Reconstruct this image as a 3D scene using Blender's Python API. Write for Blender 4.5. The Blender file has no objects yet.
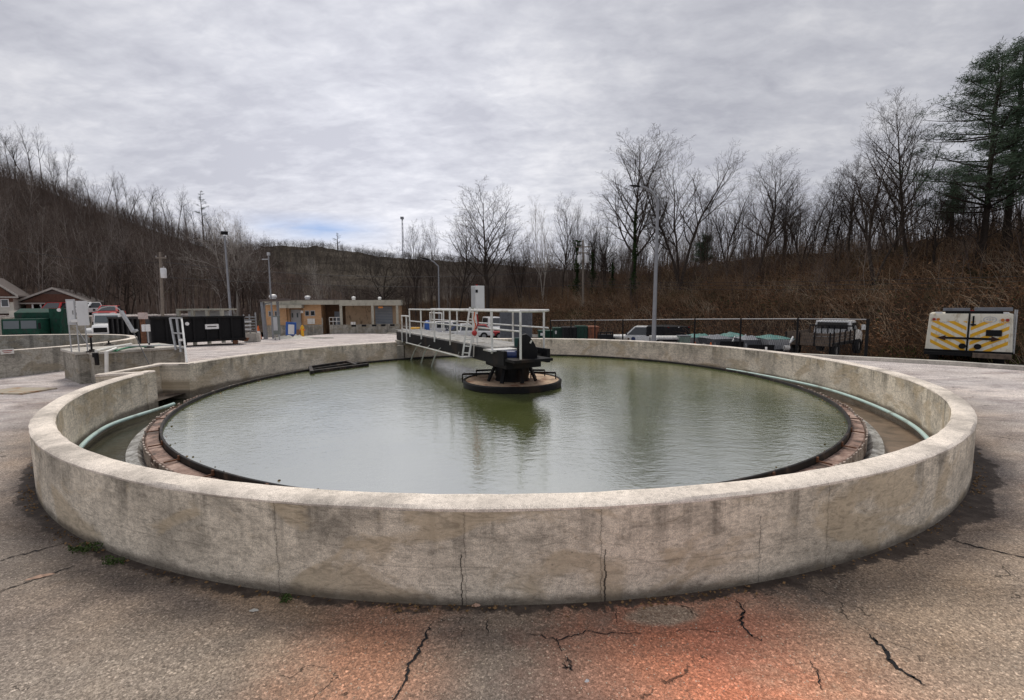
import bpy, bmesh, math, random
import numpy as np
from mathutils import Vector, Matrix, noise as mnoise
R = math.radians
sc = bpy.context.scene
col = sc.collection

# ------------------------------------------------------------------ camera
F_PX, PITCH, ROLL, CH = 458.2, .0979, -.0069, 1.677
cp, sp, cr, sr = math.cos(PITCH), math.sin(PITCH), math.cos(ROLL), math.sin(ROLL)
FW = Vector((0, cp, -sp)); UP0 = Vector((0, sp, cp)); RT0 = Vector((1, 0, 0))
RT = cr*RT0 + sr*UP0; UPV = -sr*RT0 + cr*UP0
cam_d = bpy.data.cameras.new('camera'); cam = bpy.data.objects.new('camera', cam_d); col.objects.link(cam)
cam_d.sensor_width = 36; cam_d.lens = F_PX/1024*36; cam_d.clip_start = .05; cam_d.clip_end = 3000
cam.matrix_world = Matrix(((RT.x, UPV.x, -FW.x, 0), (RT.y, UPV.y, -FW.y, 0), (RT.z, UPV.z, -FW.z, CH), (0, 0, 0, 1)))
sc.camera = cam
CAM = Vector((0, 0, CH))
def ray(px, py): return FW + RT*((px-512)/F_PX) + UPV*((350-py)/F_PX)
def P(px, py, D): d = ray(px, py); return CAM + d*(D/d.y)          # world point at depth D
def G(px, py, z=0.): d = ray(px, py); return CAM + d*((z-CH)/d.z)   # world point at height z

# ------------------------------------------------------------------ sky and light
SUN_EL, SUN_AZ = R(56), R(-18)         # azimuth measured from +y towards +x
w = bpy.data.worlds.new('World'); sc.world = w; w.use_nodes = True
nt = w.node_tree; nt.nodes.clear()
def N(t, **k):
    n = nt.nodes.new(t)
    for a, b in k.items(): setattr(n, a, b)
    return n
L = nt.links.new
sky = N('ShaderNodeTexSky', sky_type='NISHITA', sun_disc=False, sun_elevation=SUN_EL, sun_rotation=SUN_AZ, air_density=1., dust_density=1.5)
tc = N('ShaderNodeTexCoord'); sep = N('ShaderNodeSeparateXYZ'); L(tc.outputs['Generated'], sep.inputs[0])
def M(op, a, b=None, c=None, clamp=False):
    n = nt.nodes.new('ShaderNodeMath'); n.operation = op; n.use_clamp = clamp
    for i, v in enumerate((a, b, c)):
        if v is None: continue
        if isinstance(v, (int, float)): n.inputs[i].default_value = v
        else: nt.links.new(v, n.inputs[i])
    return n.outputs[0]
zc = M('MAXIMUM', sep.outputs[2], 0.)
den = M('ADD', zc, .24)
cx_ = M('DIVIDE', sep.outputs[0], den); cy_ = M('DIVIDE', sep.outputs[1], den)
cmb = N('ShaderNodeCombineXYZ'); L(cx_, cmb.inputs[0]); L(cy_, cmb.inputs[1])
def cloudn(scale, detail, rough, off, sx=1., sy=1.):
    mp = N('ShaderNodeMapping'); mp.inputs['Scale'].default_value = (sx, sy, 1); mp.inputs['Location'].default_value = off
    mp.inputs['Rotation'].default_value = (0, 0, R(12))
    L(cmb.outputs[0], mp.inputs[0]); n = N('ShaderNodeTexNoise'); L(mp.outputs[0], n.inputs['Vector'])
    n.inputs['Scale'].default_value = scale; n.inputs['Detail'].default_value = detail; n.inputs['Roughness'].default_value = rough
    n.inputs['Distortion'].default_value = .35
    return n.outputs['Fac']
n1 = cloudn(1.3, 7, .58, (3, 1, 0), .9, 1.15); n2 = cloudn(5.2, 5, .58, (7, 4, 0), .8, 1.35); n5 = cloudn(15., 3, .6, (2, 5, 0), .8, 1.3); n3 = cloudn(.22, 3, .5, (1, 9, 0))
csum = M('ADD', M('ADD', M('MULTIPLY', n1, .44), M('MULTIPLY', n2, .28)), M('ADD', M('MULTIPLY', n3, .12), M('MULTIPLY', n5, .16)))
cr1 = N('ShaderNodeValToRGB'); L(csum, cr1.inputs[0])
e = cr1.color_ramp.elements; e[0].position = .41; e[0].color = (2.95, 3.0, 3.38, 1); e[1].position = .59; e[1].color = (4.45, 4.46, 4.72, 1)
m_ = cr1.color_ramp.elements.new(.50); m_.color = (3.6, 3.65, 4.0, 1)
# brighter sky low ahead to the left, where the sun sits behind the cloud
def dotdir(v):
    n = N('ShaderNodeVectorMath', operation='DOT_PRODUCT'); L(tc.outputs['Generated'], n.inputs[0]); n.inputs[1].default_value = Vector(v).normalized(); return n.outputs['Value']
glow = M('POWER', M('MAXIMUM', dotdir((-.30, 1, .30)), 0.), 9.)
hz = M('POWER', M('SUBTRACT', 1., zc), 6.)
gain = M('ADD', M('ADD', .88, M('MULTIPLY', glow, .42)), M('MULTIPLY', hz, .14))
mulc = N('ShaderNodeVectorMath', operation='SCALE'); L(cr1.outputs[0], mulc.inputs[0]); L(gain, mulc.inputs['Scale'])
# a small break in the cloud low above the far hill
gap = M('MULTIPLY', M('POWER', M('MAXIMUM', dotdir((-.40, 1, .165)), 0.), 900.), 1.0)
zb = M('SUBTRACT', 1., M('MULTIPLY', M('ABSOLUTE', M('SUBTRACT', sep.outputs[2], .150)), 30.), clamp=True)
xb = M('SUBTRACT', 1., M('MULTIPLY', M('ABSOLUTE', M('ADD', sep.outputs[0], .375)), 7.), clamp=True)
gapm = M('MULTIPLY', M('MULTIPLY', zb, xb), M('MULTIPLY', n2, 1.4), clamp=True)
thin = M('MULTIPLY', M('SUBTRACT', .36, csum, clamp=True), 2.5, clamp=True)
mixs = N('ShaderNodeMix', data_type='RGBA'); L(M('MAXIMUM', gapm, thin), mixs.inputs['Factor'])
skyb = N('ShaderNodeVectorMath', operation='MULTIPLY'); L(sky.outputs[0], skyb.inputs[0]); skyb.inputs[1].default_value = (.30, .40, .60)
L(mulc.outputs[0], mixs.inputs['A']); L(skyb.outputs[0], mixs.inputs['B'])
bg = N('ShaderNodeBackground'); bg.inputs['Strength'].default_value = .1; L(mixs.outputs['Result'], bg.inputs[0])
wo = N('ShaderNodeOutputWorld'); L(bg.outputs[0], wo.inputs[0])
sd = bpy.data.lights.new('sun', 'SUN'); sd.energy = 1.25; sd.angle = R(20); sd.color = (1, .93, .83); sd.specular_factor = 0.
so = bpy.data.objects.new('sun', sd); col.objects.link(so)
sdir = Vector((math.sin(SUN_AZ)*math.cos(SUN_EL), math.cos(SUN_AZ)*math.cos(SUN_EL), math.sin(SUN_EL)))
so.rotation_euler = sdir.to_track_quat('Z', 'Y').to_euler(); so.location = (0, 0, 50)
sc.view_settings.view_transform = 'Standard'; sc.view_settings.look = 'None'; sc.view_settings.exposure = 0.72; sc.view_settings.gamma = 1

sc.cycles.max_bounces = 5; sc.cycles.diffuse_bounces = 2; sc.cycles.glossy_bounces = 3; sc.cycles.transparent_max_bounces = 8; sc.cycles.caustics_reflective = False; sc.cycles.caustics_refractive = False
# ------------------------------------------------------------------ material helpers
class NB:
    def __init__(s, name):
        s.m = bpy.data.materials.new(name); s.m.use_nodes = True; s.t = s.m.node_tree; s.t.nodes.clear()
        s.out = s.n('ShaderNodeOutputMaterial'); s.b = s.n('ShaderNodeBsdfPrincipled'); s.l(s.b.outputs[0], s.out.inputs[0])
        s.tc = s.n('ShaderNodeTexCoord'); s.obj = s.tc.outputs['Object']
    def n(s, t, **k):
        x = s.t.nodes.new(t)
        for a, b in k.items(): setattr(x, a, b)
        return x
    def l(s, a, b): s.t.links.new(a, b)
    def math(s, op, a, b=None, c=None, clamp=False):
        n = s.t.nodes.new('ShaderNodeMath'); n.operation = op; n.use_clamp = clamp
        for i, v in enumerate((a, b, c)):
            if v is None: continue
            if isinstance(v, (int, float)): n.inputs[i].default_value = v
            else: s.l(v, n.inputs[i])
        return n.outputs[0]
    def map(s, v, scale=(1, 1, 1), loc=(0, 0, 0), rot=(0, 0, 0)):
        m = s.n('ShaderNodeMapping'); s.l(v, m.inputs[0]); m.inputs['Scale'].default_value = scale; m.inputs['Location'].default_value = loc; m.inputs['Rotation'].default_value = rot
        return m.outputs[0]
    def noise(s, v, scale, detail=5, rough=.55, dist=0.):
        n = s.n('ShaderNodeTexNoise'); s.l(v, n.inputs['Vector']); n.inputs['Scale'].default_value = scale; n.inputs['Detail'].default_value = detail
        n.inputs['Roughness'].default_value = rough; n.inputs['Distortion'].default_value = dist; return n.outputs['Fac']
    def vor(s, v, scale, feature='F1', out='Distance'):
        n = s.n('ShaderNodeTexVoronoi', feature=feature); s.l(v, n.inputs['Vector']); n.inputs['Scale'].default_value = scale; return n.outputs[out]
    def ramp(s, fac, stops):
        r = s.n('ShaderNodeValToRGB'); s.l(fac, r.inputs[0]); el = r.color_ramp.elements
        while len(el) < len(stops): el.new(.5)
        for x, (p, c) in zip(el, stops): x.position = p; x.color = (*c, 1) if isinstance(c, tuple) else (c, c, c, 1)
        return r.outputs[0]
    def step(s, v, a, b): 
        n = s.n('ShaderNodeMapRange', interpolation_type='SMOOTHSTEP'); s.l(v, n.inputs[0]); n.inputs[1].default_value = a; n.inputs[2].default_value = b; return n.outputs[0]
    def mix(s, f, a, b, mode='MIX'):
        n = s.n('ShaderNodeMix', data_type='RGBA', blend_type=mode)
        for i, v in ((0, f), (6, a), (7, b)):
            if isinstance(v, (int, float)): n.inputs[i].default_value = v
            elif isinstance(v, tuple): n.inputs[i].default_value = (*v, 1)
            else: s.l(v, n.inputs[i])
        return n.outputs[2]
    def bump(s, h, strength=.3, dist=.01, normal=None):
        b = s.n('ShaderNodeBump'); b.inputs['Strength'].default_value = strength; b.inputs['Distance'].default_value = dist; s.l(h, b.inputs['Height'])
        if normal is not None: s.l(normal, b.inputs['Normal'])
        return b.outputs[0]
    def done(s, colr, rough=.8, normal=None, metal=0., spec=None):
        if isinstance(colr, tuple): s.b.inputs['Base Color'].default_value = (*colr, 1)
        else: s.l(colr, s.b.inputs['Base Color'])
        if isinstance(rough, (int, float)): s.b.inputs['Roughness'].default_value = rough
        else: s.l(rough, s.b.inputs['Roughness'])
        s.b.inputs['Metallic'].default_value = metal
        if spec is not None: s.b.inputs['Specular IOR Level'].default_value = spec
        if normal is not None: s.l(normal, s.b.inputs['Normal'])
        return s.m
def simple(name, c, rough=.6, metal=0., var=.25, scale=6., dirt=None, bump=.0, dscale=3., spec=None):
    b = NB(name); n = b.noise(b.obj, scale, 6, .6)
    c2 = tuple(x*(1-var) for x in c); c3 = tuple(min(1, x*(1+var*.5)) for x in c)
    cc = b.ramp(n, [(.3, c2), (.5, c), (.72, c3)])
    if dirt is not None:
        d = b.step(b.noise(b.map(b.obj, (1, 1, .5)), dscale, 7, .65), .5, .68); cc = b.mix(d, cc, dirt)
    nm = b.bump(n, bump, .01) if bump else None
    if spec is None and max(c) < .1: spec = .18
    return b.done(cc, rough, nm, metal, spec)

M_ = {}
M_['galv'] = simple('galvanised_steel', (.42, .43, .44), .45, .6, .2, 9)
M_['alum'] = simple('pale_aluminium', (.72, .72, .70), .4, .15, .15, 12, (.45, .42, .38))
M_['cabinet'] = simple('grey_cabinet_paint', (.50, .51, .53), .4, .1, .12, 4)
M_['cabinet_light'] = simple('light_cabinet_paint', (.66, .67, .68), .4, .1, .1, 4)
M_['white'] = simple('white_paint', (.78, .78, .77), .35, 0, .08, 5)
M_['dirtywhite'] = simple('weathered_white_paint', (.70, .69, .65), .45, 0, .12, 5, (.42, .38, .30))
M_['black'] = simple('black_paint', (.009, .009, .010), .6, 0, .4, 9)
M_['blacksteel'] = simple('dark_oily_steel', (.008, .008, .009), .6, 0, .5, 9, (.03, .02, .015))
M_['rust'] = simple('rust', (.16, .07, .035), .85, 0, .5, 14, (.05, .025, .018))
M_['rustlight'] = simple('rusty_scale_and_paint', (.50, .36, .24), .8, 0, .5, 7, (.20, .07, .03), .3, 5)
M_['tyre'] = simple('rubber', (.02, .02, .02), .85, 0, .3, 20)
M_['rim'] = simple('steel_rim', (.35, .35, .36), .4, .6, .2, 9)
M_['green'] = simple('green_paint', (.010, .055, .036), .5, 0, .4, 4, (.035, .045, .04))
M_['teal'] = simple('teal_tarpaulin', (.06, .19, .17), .55, 0, .35, 5, (.18, .24, .22))
M_['greytarp'] = simple('grey_tarpaulin', (.17, .18, .20), .55, 0, .35, 5)
M_['red'] = simple('red_paint', (.42, .02, .02), .35, 0, .2, 5)
M_['orange'] = simple('orange_plastic', (.75, .16, .03), .5, 0, .1, 5)
M_['yellow'] = simple('yellow_paint', (.80, .42, .01), .45, 0, .15, 5)
M_['blue'] = simple('blue_paint', (.02, .10, .38), .4, 0, .2, 5)
M_['darkblue'] = simple('dark_blue_paint', (.012, .03, .12), .35, 0, .2, 5)
M_['lamp_red'] = simple('red_lens', (.30, .01, .01), .2, 0, .1, 5)
M_['lamp_amber'] = simple('amber_lens', (.55, .18, .02), .2, 0, .1, 5)
M_['lens'] = simple('clear_lens', (.6, .62, .62), .15, 0, .1, 5)
M_['polewood'] = simple('weathered_pole_wood', (.20, .17, .14), .85, 0, .3, 7)
M_['wood'] = simple('weathered_planks', (.15, .11, .08), .85, 0, .45, 5, (.06, .045, .035))
M_['pvc'] = simple('white_pvc', (.78, .77, .72), .4, 0, .1, 6)
M_['steelpole'] = simple('grey_steel_pole', (.24, .25, .27), .5, .3, .15, 4)
M_['insul'] = simple('porcelain', (.35, .33, .32), .3, 0, .1, 4)
M_['wire'] = simple('cable', (.03, .03, .035), .6, 0, .1, 4)
M_['hose'] = simple('green_hose', (.02, .22, .10), .5, 0, .2, 6)
M_['interior'] = simple('dark_interior', (.02, .02, .022), .9, 0, .3, 4)
b = NB('window_glass'); M_['glass'] = b.done((.025, .03, .035), .06, spec=.8)
b = NB('grey_screen_glass'); M_['glassgrey'] = b.done((.10, .12, .13), .12, spec=.6)

def concrete(name, base, tank=False, top=False, low=(.5, .35)):
    """weathered concrete; base is the clean colour"""
    b = NB(name); o = b.obj
    br, dk = tuple(min(1, x*1.22) for x in base), tuple(x*.62 for x in base)
    a = b.noise(o, 1.6, 8, .62, .3); f = b.noise(o, 26, 5, .7); g = b.noise(o, 180, 3, .7)
    c = b.ramp(a, [(.34, dk), (.47, base), (.62, br)])
    c = b.mix(.5, c, b.ramp(f, [(.36, .6), (.5, 1.), (.64, 1.2)]), 'MULTIPLY')
    c = b.mix(.7, c, b.ramp(g, [(.36, .5), (.5, 1.), (.64, 1.35)]), 'MULTIPLY')
    hgt = b.math('ADD', f, b.math('MULTIPLY', g, .6))
    if not top:
        sep = b.n('ShaderNodeSeparateXYZ'); b.l(o, sep.inputs[0])
        if tank:
            ang = b.math('ARCTAN2', sep.outputs[1], sep.outputs[0]); arc = b.math('MULTIPLY', ang, 6.4)
            cmb = b.n('ShaderNodeCombineXYZ'); b.l(arc, cmb.inputs[0]); b.l(sep.outputs[2], cmb.inputs[2]); v = cmb.outputs[0]
        else: v = o; arc = None
        # rain streaks running down from the coping
        st = b.noise(b.map(v, (5.5, 5.5, .35)), 1., 6, .65, .2)
        zz = sep.outputs[2]
        topf = b.step(zz, .12, .58) if tank else .7
        stm = b.math('MULTIPLY', b.step(st, .48, .64), topf)
        c = b.mix(b.math('MULTIPLY', stm, .78), c, tuple(x*.30 for x in base))
        # black mildew blotches under the coping
        bl = b.step(b.noise(b.map(v, (1.3, 1.3, 1.9)), 1.6, 9, .74, .4), .50, .64)
        if tank: bl = b.math('MULTIPLY', bl, b.step(zz, .18, .50))
        c = b.mix(b.math('MULTIPLY', bl, .55), c, tuple(x*.28 for x in base))
        # tan rendered patches with trowel swirls
        tp = b.step(b.noise(b.map(v, (1, 1, 1.7), (4, 2, 7)), 1.35, 7, .6, .9), .50, .60)
        tr = b.noise(b.map(v, (3, 3, 9), (1, 5, 2)), 2.2, 8, .7, 2.2)
        c = b.mix(b.math('MULTIPLY', tp, .75), c, (base[0]*.76, base[1]*.70, base[2]*.60))
        c = b.mix(.55, c, b.ramp(tr, [(.38, .50), (.5, 1.), (.62, 1.25)]), 'MULTIPLY')
        # light lime bloom
        lb = b.step(b.noise(b.map(v, (1, 1, .6), (9, 3, 1)), 2.6, 8, .7, .5), .56, .72)
        c = b.mix(b.math('MULTIPLY', lb, .4), c, tuple(min(1, x*1.35) for x in base))
        hgt = b.math('ADD', hgt, b.math('MULTIPLY', tr, 1.2))
        # small dark pits
        pit = b.math('LESS_THAN', b.vor(v, 17.), .10); c = b.mix(b.math('MULTIPLY', pit, b.math('MULTIPLY', b.step(f, .5, .62), .6)), c, tuple(x*.25 for x in base))
        if tank:
            # damp foot with ragged upper edge
            ft = b.math('SUBTRACT', zz, b.math('MULTIPLY', b.noise(v, 2.5, 6, .7), .13))
            c = b.mix(b.math('MULTIPLY', b.math('SUBTRACT', 1., b.step(ft, -.05, .02)), .75), c, (.075, .06, .045))
            # horizontal lift line
            wz = b.math('ABSOLUTE', b.math('SUBTRACT', b.math('ADD', zz, b.math('MULTIPLY', b.noise(v, 3, 4, .6), .05)), .245))
            ln = b.math('MULTIPLY', b.math('LESS_THAN', wz, .004), b.step(b.noise(v, 1.1, 3, .5), .48, .55)); c = b.mix(b.math('MULTIPLY', ln, .3), c, tuple(x*.3 for x in base))
            # vertical shrinkage cracks
            wob = b.math('MULTIPLY', b.math('SUBTRACT', b.noise(b.map(v, (0, 0, 1)), 9, 7, .7), .5), .09)
            x = b.math('ADD', arc, wob)
            for a0, wd, zt in CRACKS:
                d = b.math('ABSOLUTE', b.math('SUBTRACT', x, a0*6.4))
                k = b.math('MULTIPLY', b.math('LESS_THAN', d, b.math('MULTIPLY', b.noise(v, 6, 3, .6), wd*2)), b.math('LESS_THAN', zz, zt))
                halo = b.math('MULTIPLY', b.math('SUBTRACT', 1., b.step(d, 0., .018)), .16)
                c = b.mix(b.math('MAXIMUM', b.math('MULTIPLY', k, .9), b.math('MULTIPLY', halo, b.math('LESS_THAN', zz, zt))), c, (.035, .03, .026))
    else:
        d = b.step(b.noise(o, 2.3, 8, .7), .52, .70); c = b.mix(b.math('MULTIPLY', d, .5), c, tuple(x*.55 for x in base))
        sp_ = b.step(b.noise(o, 75, 4, .8), .60, .70); c = b.mix(b.math('MULTIPLY', sp_, .6), c, tuple(x*.40 for x in base))
    return b.done(c, .9, b.bump(hgt, .45, .006), spec=.25)

TC = Vector((-.09, 8.838, 0.)); RO, TH, RIMZ = 6.419, .178, .577
def tang(px, py, z=.3):   # angle round the tank of a spot on the outer face
    p = G(px, py, z) - TC; return math.atan2(p.y, p.x)
CRACKS = [(R(-91.8), .0030, .30), (R(-84.6), .0042, .31), (R(-84.8), .0012, .60), (R(-91.6), .0008, .60), (R(-101.6), .0012, .60), (R(-75.9), .0012, .42), (R(-71.2), .0010, .55)]
M_['conc_tank'] = concrete('tank_wall_concrete', (.70, .625, .51), tank=True)
M_['conc_top'] = concrete('tank_coping_concrete', (.78, .70, .61), top=True)
M_['conc'] = concrete('old_concrete', (.36, .335, .285))
M_['conc_slab'] = concrete('concrete_slab', (.50, .47, .42), top=True)

# ground: old exposed-aggregate asphalt with stains
def ground_mat():
    b = NB('old_asphalt'); o = b.obj
    sep = b.n('ShaderNodeSeparateXYZ'); b.l(o, sep.inputs[0]); X, Y = sep.outputs[0], sep.outputs[1]
    big = b.noise(o, .35, 6, .6, .4); mid = b.noise(o, 1.3, 8, .65, .3); fine = b.noise(o, 60, 4, .8); fine2 = b.noise(o, 170, 3, .8)
    vc = b.n('ShaderNodeTexVoronoi'); b.l(o, vc.inputs['Vector']); vc.inputs['Scale'].default_value = 105; cs = b.n('ShaderNodeSeparateColor'); b.l(vc.outputs['Color'], cs.inputs[0]); cell = cs.outputs[0]
    vc2 = b.n('ShaderNodeTexVoronoi'); b.l(o, vc2.inputs['Vector']); vc2.inputs['Scale'].default_value = 230; cs2 = b.n('ShaderNodeSeparateColor'); b.l(vc2.outputs['Color'], cs2.inputs[0]); cell2 = cs2.outputs[0]
    c = b.ramp(mid, [(.34, (.115, .088, .070)), (.44, (.225, .174, .138)), (.53, (.36, .278, .213)), (.64, (.53, .412, .312))])
    c = b.mix(b.step(big, .40, .62), c, b.ramp(mid, [(.3, (.19, .155, .132)), (.6, (.34, .285, .24))]))
    nA = b.noise(o, 1.9, 7, .72, .5); nB = b.noise(o, 7.5, 6, .75, .3); nAB = b.math('ADD', b.math('MULTIPLY', nA, .62), b.math('MULTIPLY', nB, .38))
    def blob(cx, cy, rx, ry, rot=0., edge=.5, ns=1.6, na=.8, off=0.):
        v = b.map(o, (1, 1, 1), (-cx, -cy, 0)); m = b.n('ShaderNodeMapping'); b.l(v, m.inputs[0]); m.inputs['Rotation'].default_value = (0, 0, -rot)
        m.inputs['Scale'].default_value = (1, 1, 0); s2 = b.n('ShaderNodeVectorMath', operation='MULTIPLY'); b.l(m.outputs[0], s2.inputs[0]); s2.inputs[1].default_value = (1/rx, 1/ry, 0)
        ln = b.n('ShaderNodeVectorMath', operation='LENGTH'); b.l(s2.outputs[0], ln.inputs[0])
        d = b.math('ADD', ln.outputs['Value'], b.math('MULTIPLY', b.math('SUBTRACT', nAB, .5), na*2.6))
        return b.math('SUBTRACT', 1., b.step(d, 1-edge, 1+edge*.5))
    grain = b.math('ADD', .62, b.math('MULTIPLY', b.math('ADD', b.math('MULTIPLY', cell, .5), b.math('MULTIPLY', b.step(fine, .38, .62), .5)), .65), clamp=True)
    agg = b.ramp(cell, [(.0, .42), (.35, .80), (.75, 1.15), (.93, 1.45), (1., 2.4)])
    for (x, y, rx, ry, rt, colr, k, ed) in [
        (-2.1, 1.75, 1.1, .55, .2, (.36, .315, .265), .6, .7),
        (1.05, 1.62, .76, .88, .3, (.80, .27, .135), 1.5, 1.1), (.45, 1.7, .42, .55, 0., (.45, .20, .12), 1.0, 1.1),
        (1.12, 2.12, .42, .26, .3, (.50, .19, .12), .8, .9),
        (-.70, 1.95, .42, .6, .1, (.52, .26, .16), 1.1, 1.0), (1.9, 1.75, .7, .6, .4, (.66, .42, .29), .75, 1.1),
        (-1.75, 2.62, .9, .12, -.42, (.36, .25, .16), .75, .7),
        (2.6, 2.2, 1.3, .9, .6, (.50, .38, .27), .8, .8),
        (.05, 1.75, .45, .45, 0., (.135, .115, .105), .7, .8),
        (5.5, 2.9, 2.2, 1.2, .6, (.36, .29, .225), .6, .8),
        (.82, 2.33, .22, .09, .1, (.44, .38, .30), .9, .35),
        (4.7, 4.0, .12, .09, 0., (.45, .19, .11), .6, .5),
        (7.8, 4.6, 1.6, .8, .6, (.40, .35, .29), .5, .8),
        (-3.6, 2.9, .8, .5, 0., (.085, .078, .072), .6, .8),
        (-7.6, 6.5, 2.8, .8, 1.0, (.27, .25, .25), .55, .8),
        (10.8, 10.2, 3.0, 1.0, -.9, (.42, .35, .27), .7, .8),
        (-10, 8.6, 1.8, .25, .1, (.05, .045, .04), .6, .7)]:
        c = b.mix(b.math('MULTIPLY', blob(x, y, rx, ry, rt, ed, off=x*3), b.math('MULTIPLY', grain, k)), c, colr)
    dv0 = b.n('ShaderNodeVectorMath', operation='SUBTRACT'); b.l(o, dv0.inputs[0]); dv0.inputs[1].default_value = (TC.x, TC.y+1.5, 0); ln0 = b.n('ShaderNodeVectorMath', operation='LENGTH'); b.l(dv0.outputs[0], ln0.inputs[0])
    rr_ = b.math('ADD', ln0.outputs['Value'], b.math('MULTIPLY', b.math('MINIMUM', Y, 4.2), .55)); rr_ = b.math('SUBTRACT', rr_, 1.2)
    # long tyre-worn streaks across the yard
    stv = b.noise(b.map(o, (.18, 1.4, 1), rot=(0, 0, R(-6))), 1.1, 7, .65, .3)
    c = b.mix(.9, c, b.ramp(stv, [(.36, .60), (.5, 1.), (.62, 1.3)]), 'MULTIPLY')
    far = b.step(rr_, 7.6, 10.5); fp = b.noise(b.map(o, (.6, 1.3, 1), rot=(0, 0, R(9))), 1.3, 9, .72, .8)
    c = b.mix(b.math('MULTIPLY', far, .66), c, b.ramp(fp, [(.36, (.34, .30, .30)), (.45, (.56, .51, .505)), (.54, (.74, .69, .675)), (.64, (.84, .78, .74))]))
    c = b.mix(.60, c, agg, 'MULTIPLY')
    c = b.mix(.6, c, b.ramp(cell2, [(.0, .5), (.5, 1.), (1., 1.5)]), 'MULTIPLY')
    c = b.mix(.6, c, b.ramp(fine, [(.36, .55), (.5, 1.), (.64, 1.4)]), 'MULTIPLY')
    # pale chips of aggregate, uneven in size
    cv = b.vor(o, 62, out='Distance'); chip = b.math('MULTIPLY', b.math('LESS_THAN', cv, .24), b.step(b.noise(o, 40, 2, .5), .56, .60))
    c = b.mix(b.math('MULTIPLY', chip, .75), c, (.62, .54, .44))
    chip2 = b.math('MULTIPLY', b.math('LESS_THAN', b.vor(o, 24), .13), b.step(b.noise(o, 13, 2, .5), .60, .63)); c = b.mix(b.math('MULTIPLY', chip2, .7), c, (.70, .64, .55))
    # fine ragged crack network where the surface has let go
    wv = b.n('ShaderNodeVectorMath', operation='MULTIPLY_ADD'); wn = b.n('ShaderNodeTexNoise'); b.l(o, wn.inputs['Vector']); wn.inputs['Scale'].default_value = 5; wn.inputs['Detail'].default_value = 5
    b.l(wn.outputs['Color'], wv.inputs[0]); wv.inputs[1].default_value = (.45, .45, 0); b.l(o, wv.inputs[2])
    ed = b.vor(wv.outputs[0], 1.15, 'DISTANCE_TO_EDGE'); ck = b.math('MULTIPLY', b.math('LESS_THAN', ed, .0042), b.step(nA, .50, .58)); c = b.mix(b.math('MULTIPLY', ck, .75), c, (.03, .025, .022))
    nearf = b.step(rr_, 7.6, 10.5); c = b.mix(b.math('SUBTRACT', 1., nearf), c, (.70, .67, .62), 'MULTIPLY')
    # damp dark silt along the foot of the tank wall, ragged edge
    dv = b.n('ShaderNodeVectorMath', operation='SUBTRACT'); b.l(o, dv.inputs[0]); dv.inputs[1].default_value = (TC.x, TC.y, 0)
    ln = b.n('ShaderNodeVectorMath', operation='LENGTH'); b.l(dv.outputs[0], ln.inputs[0]); rr = ln.outputs['Value']
    sx = b.n('ShaderNodeSeparateXYZ'); b.l(dv.outputs[0], sx.inputs[0])
    side = b.math('ADD', b.math('MULTIPLY', b.step(sx.outputs[0], 1.5, 4.6), .12), b.math('SUBTRACT', b.math('MULTIPLY', b.step(b.math('MULTIPLY', sx.outputs[0], -1.), 1.5, 4.5), .05), .06))
    side = b.math('MULTIPLY', side, b.math('SUBTRACT', 1., b.math('MULTIPLY', b.step(sx.outputs[1], -3.2, .5), .75)))
    wdt = b.math('ADD', side, b.math('MULTIPLY', b.math('POWER', nAB, 2.), .50))
    dd = b.math('SUBTRACT', b.math('SUBTRACT', rr, RO), wdt)
    damp = b.math('SUBTRACT', 1., b.step(dd, -.02, .008))
    dc = b.mix(b.step(b.noise(o, 9, 6, .7), .4, .65), (.045, .034, .028), (.095, .075, .062))
    c = b.mix(b.math('MULTIPLY', damp, .93), c, dc)
    rgh = b.math('SUBTRACT', .92, b.math('MULTIPLY', damp, .22))
    h = b.math('ADD', b.math('MULTIPLY', cell, .6), b.math('MULTIPLY', cell2, .4))
    return b.done(c, rgh, b.bump(h, .5, .004), spec=.2)
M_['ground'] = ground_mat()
b = NB('road_asphalt'); n = b.noise(b.obj, .8, 6, .6); f = b.noise(b.obj, 40, 4, .7)
M_['road'] = b.done(b.mix(.6, b.ramp(n, [(.35, (.13, .125, .125)), (.6, (.20, .19, .19))]), b.ramp(f, [(.3, .7), (.7, 1.3)]), 'MULTIPLY'), .9)
b = NB('leaf_litter_soil'); n = b.noise(b.obj, .12, 8, .65, .3); n2_ = b.noise(b.obj, 1.7, 8, .7)
M_['soil'] = b.done(b.mix(.6, b.ramp(n, [(.35, (0.0225, 0.0165, 0.013)), (.5, (0.0375, 0.025, 0.0175)), (.66, (0.029, 0.028, 0.015))]), b.ramp(n2_, [(.3, .5), (.5, 1.), (.7, 1.5)]), 'MULTIPLY'), .95, spec=0.)
b = NB('wooded_hill_floor'); n = b.noise(b.obj, .05, 8, .65, .3); n2_ = b.noise(b.obj, .7, 8, .7)
M_['hillsoil'] = b.done(b.mix(.7, b.ramp(n, [(.35, (0.045, 0.03375, 0.03)), (.52, (0.07125, 0.0525, 0.045)), (.66, (0.05625, 0.0495, 0.03375))]), b.ramp(n2_, [(.3, .5), (.5, 1.), (.7, 1.5)]), 'MULTIPLY'), .95, spec=0.)
b = NB('far_hill_floor'); n = b.math('ADD', b.math('MULTIPLY', b.noise(b.obj, .05, 6, .6, .3), .45), b.math('MULTIPLY', b.noise(b.map(b.obj, (1, 1, .5)), .55, 6, .75), .55))
M_['farsoil'] = b.done(b.ramp(n, [(.40, (0.02925, 0.02535, 0.02145)), (.50, (0.07313, 0.0624, 0.0507)), (.60, (0.117, 0.1024, 0.0858))]), .95, spec=0.)
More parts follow.
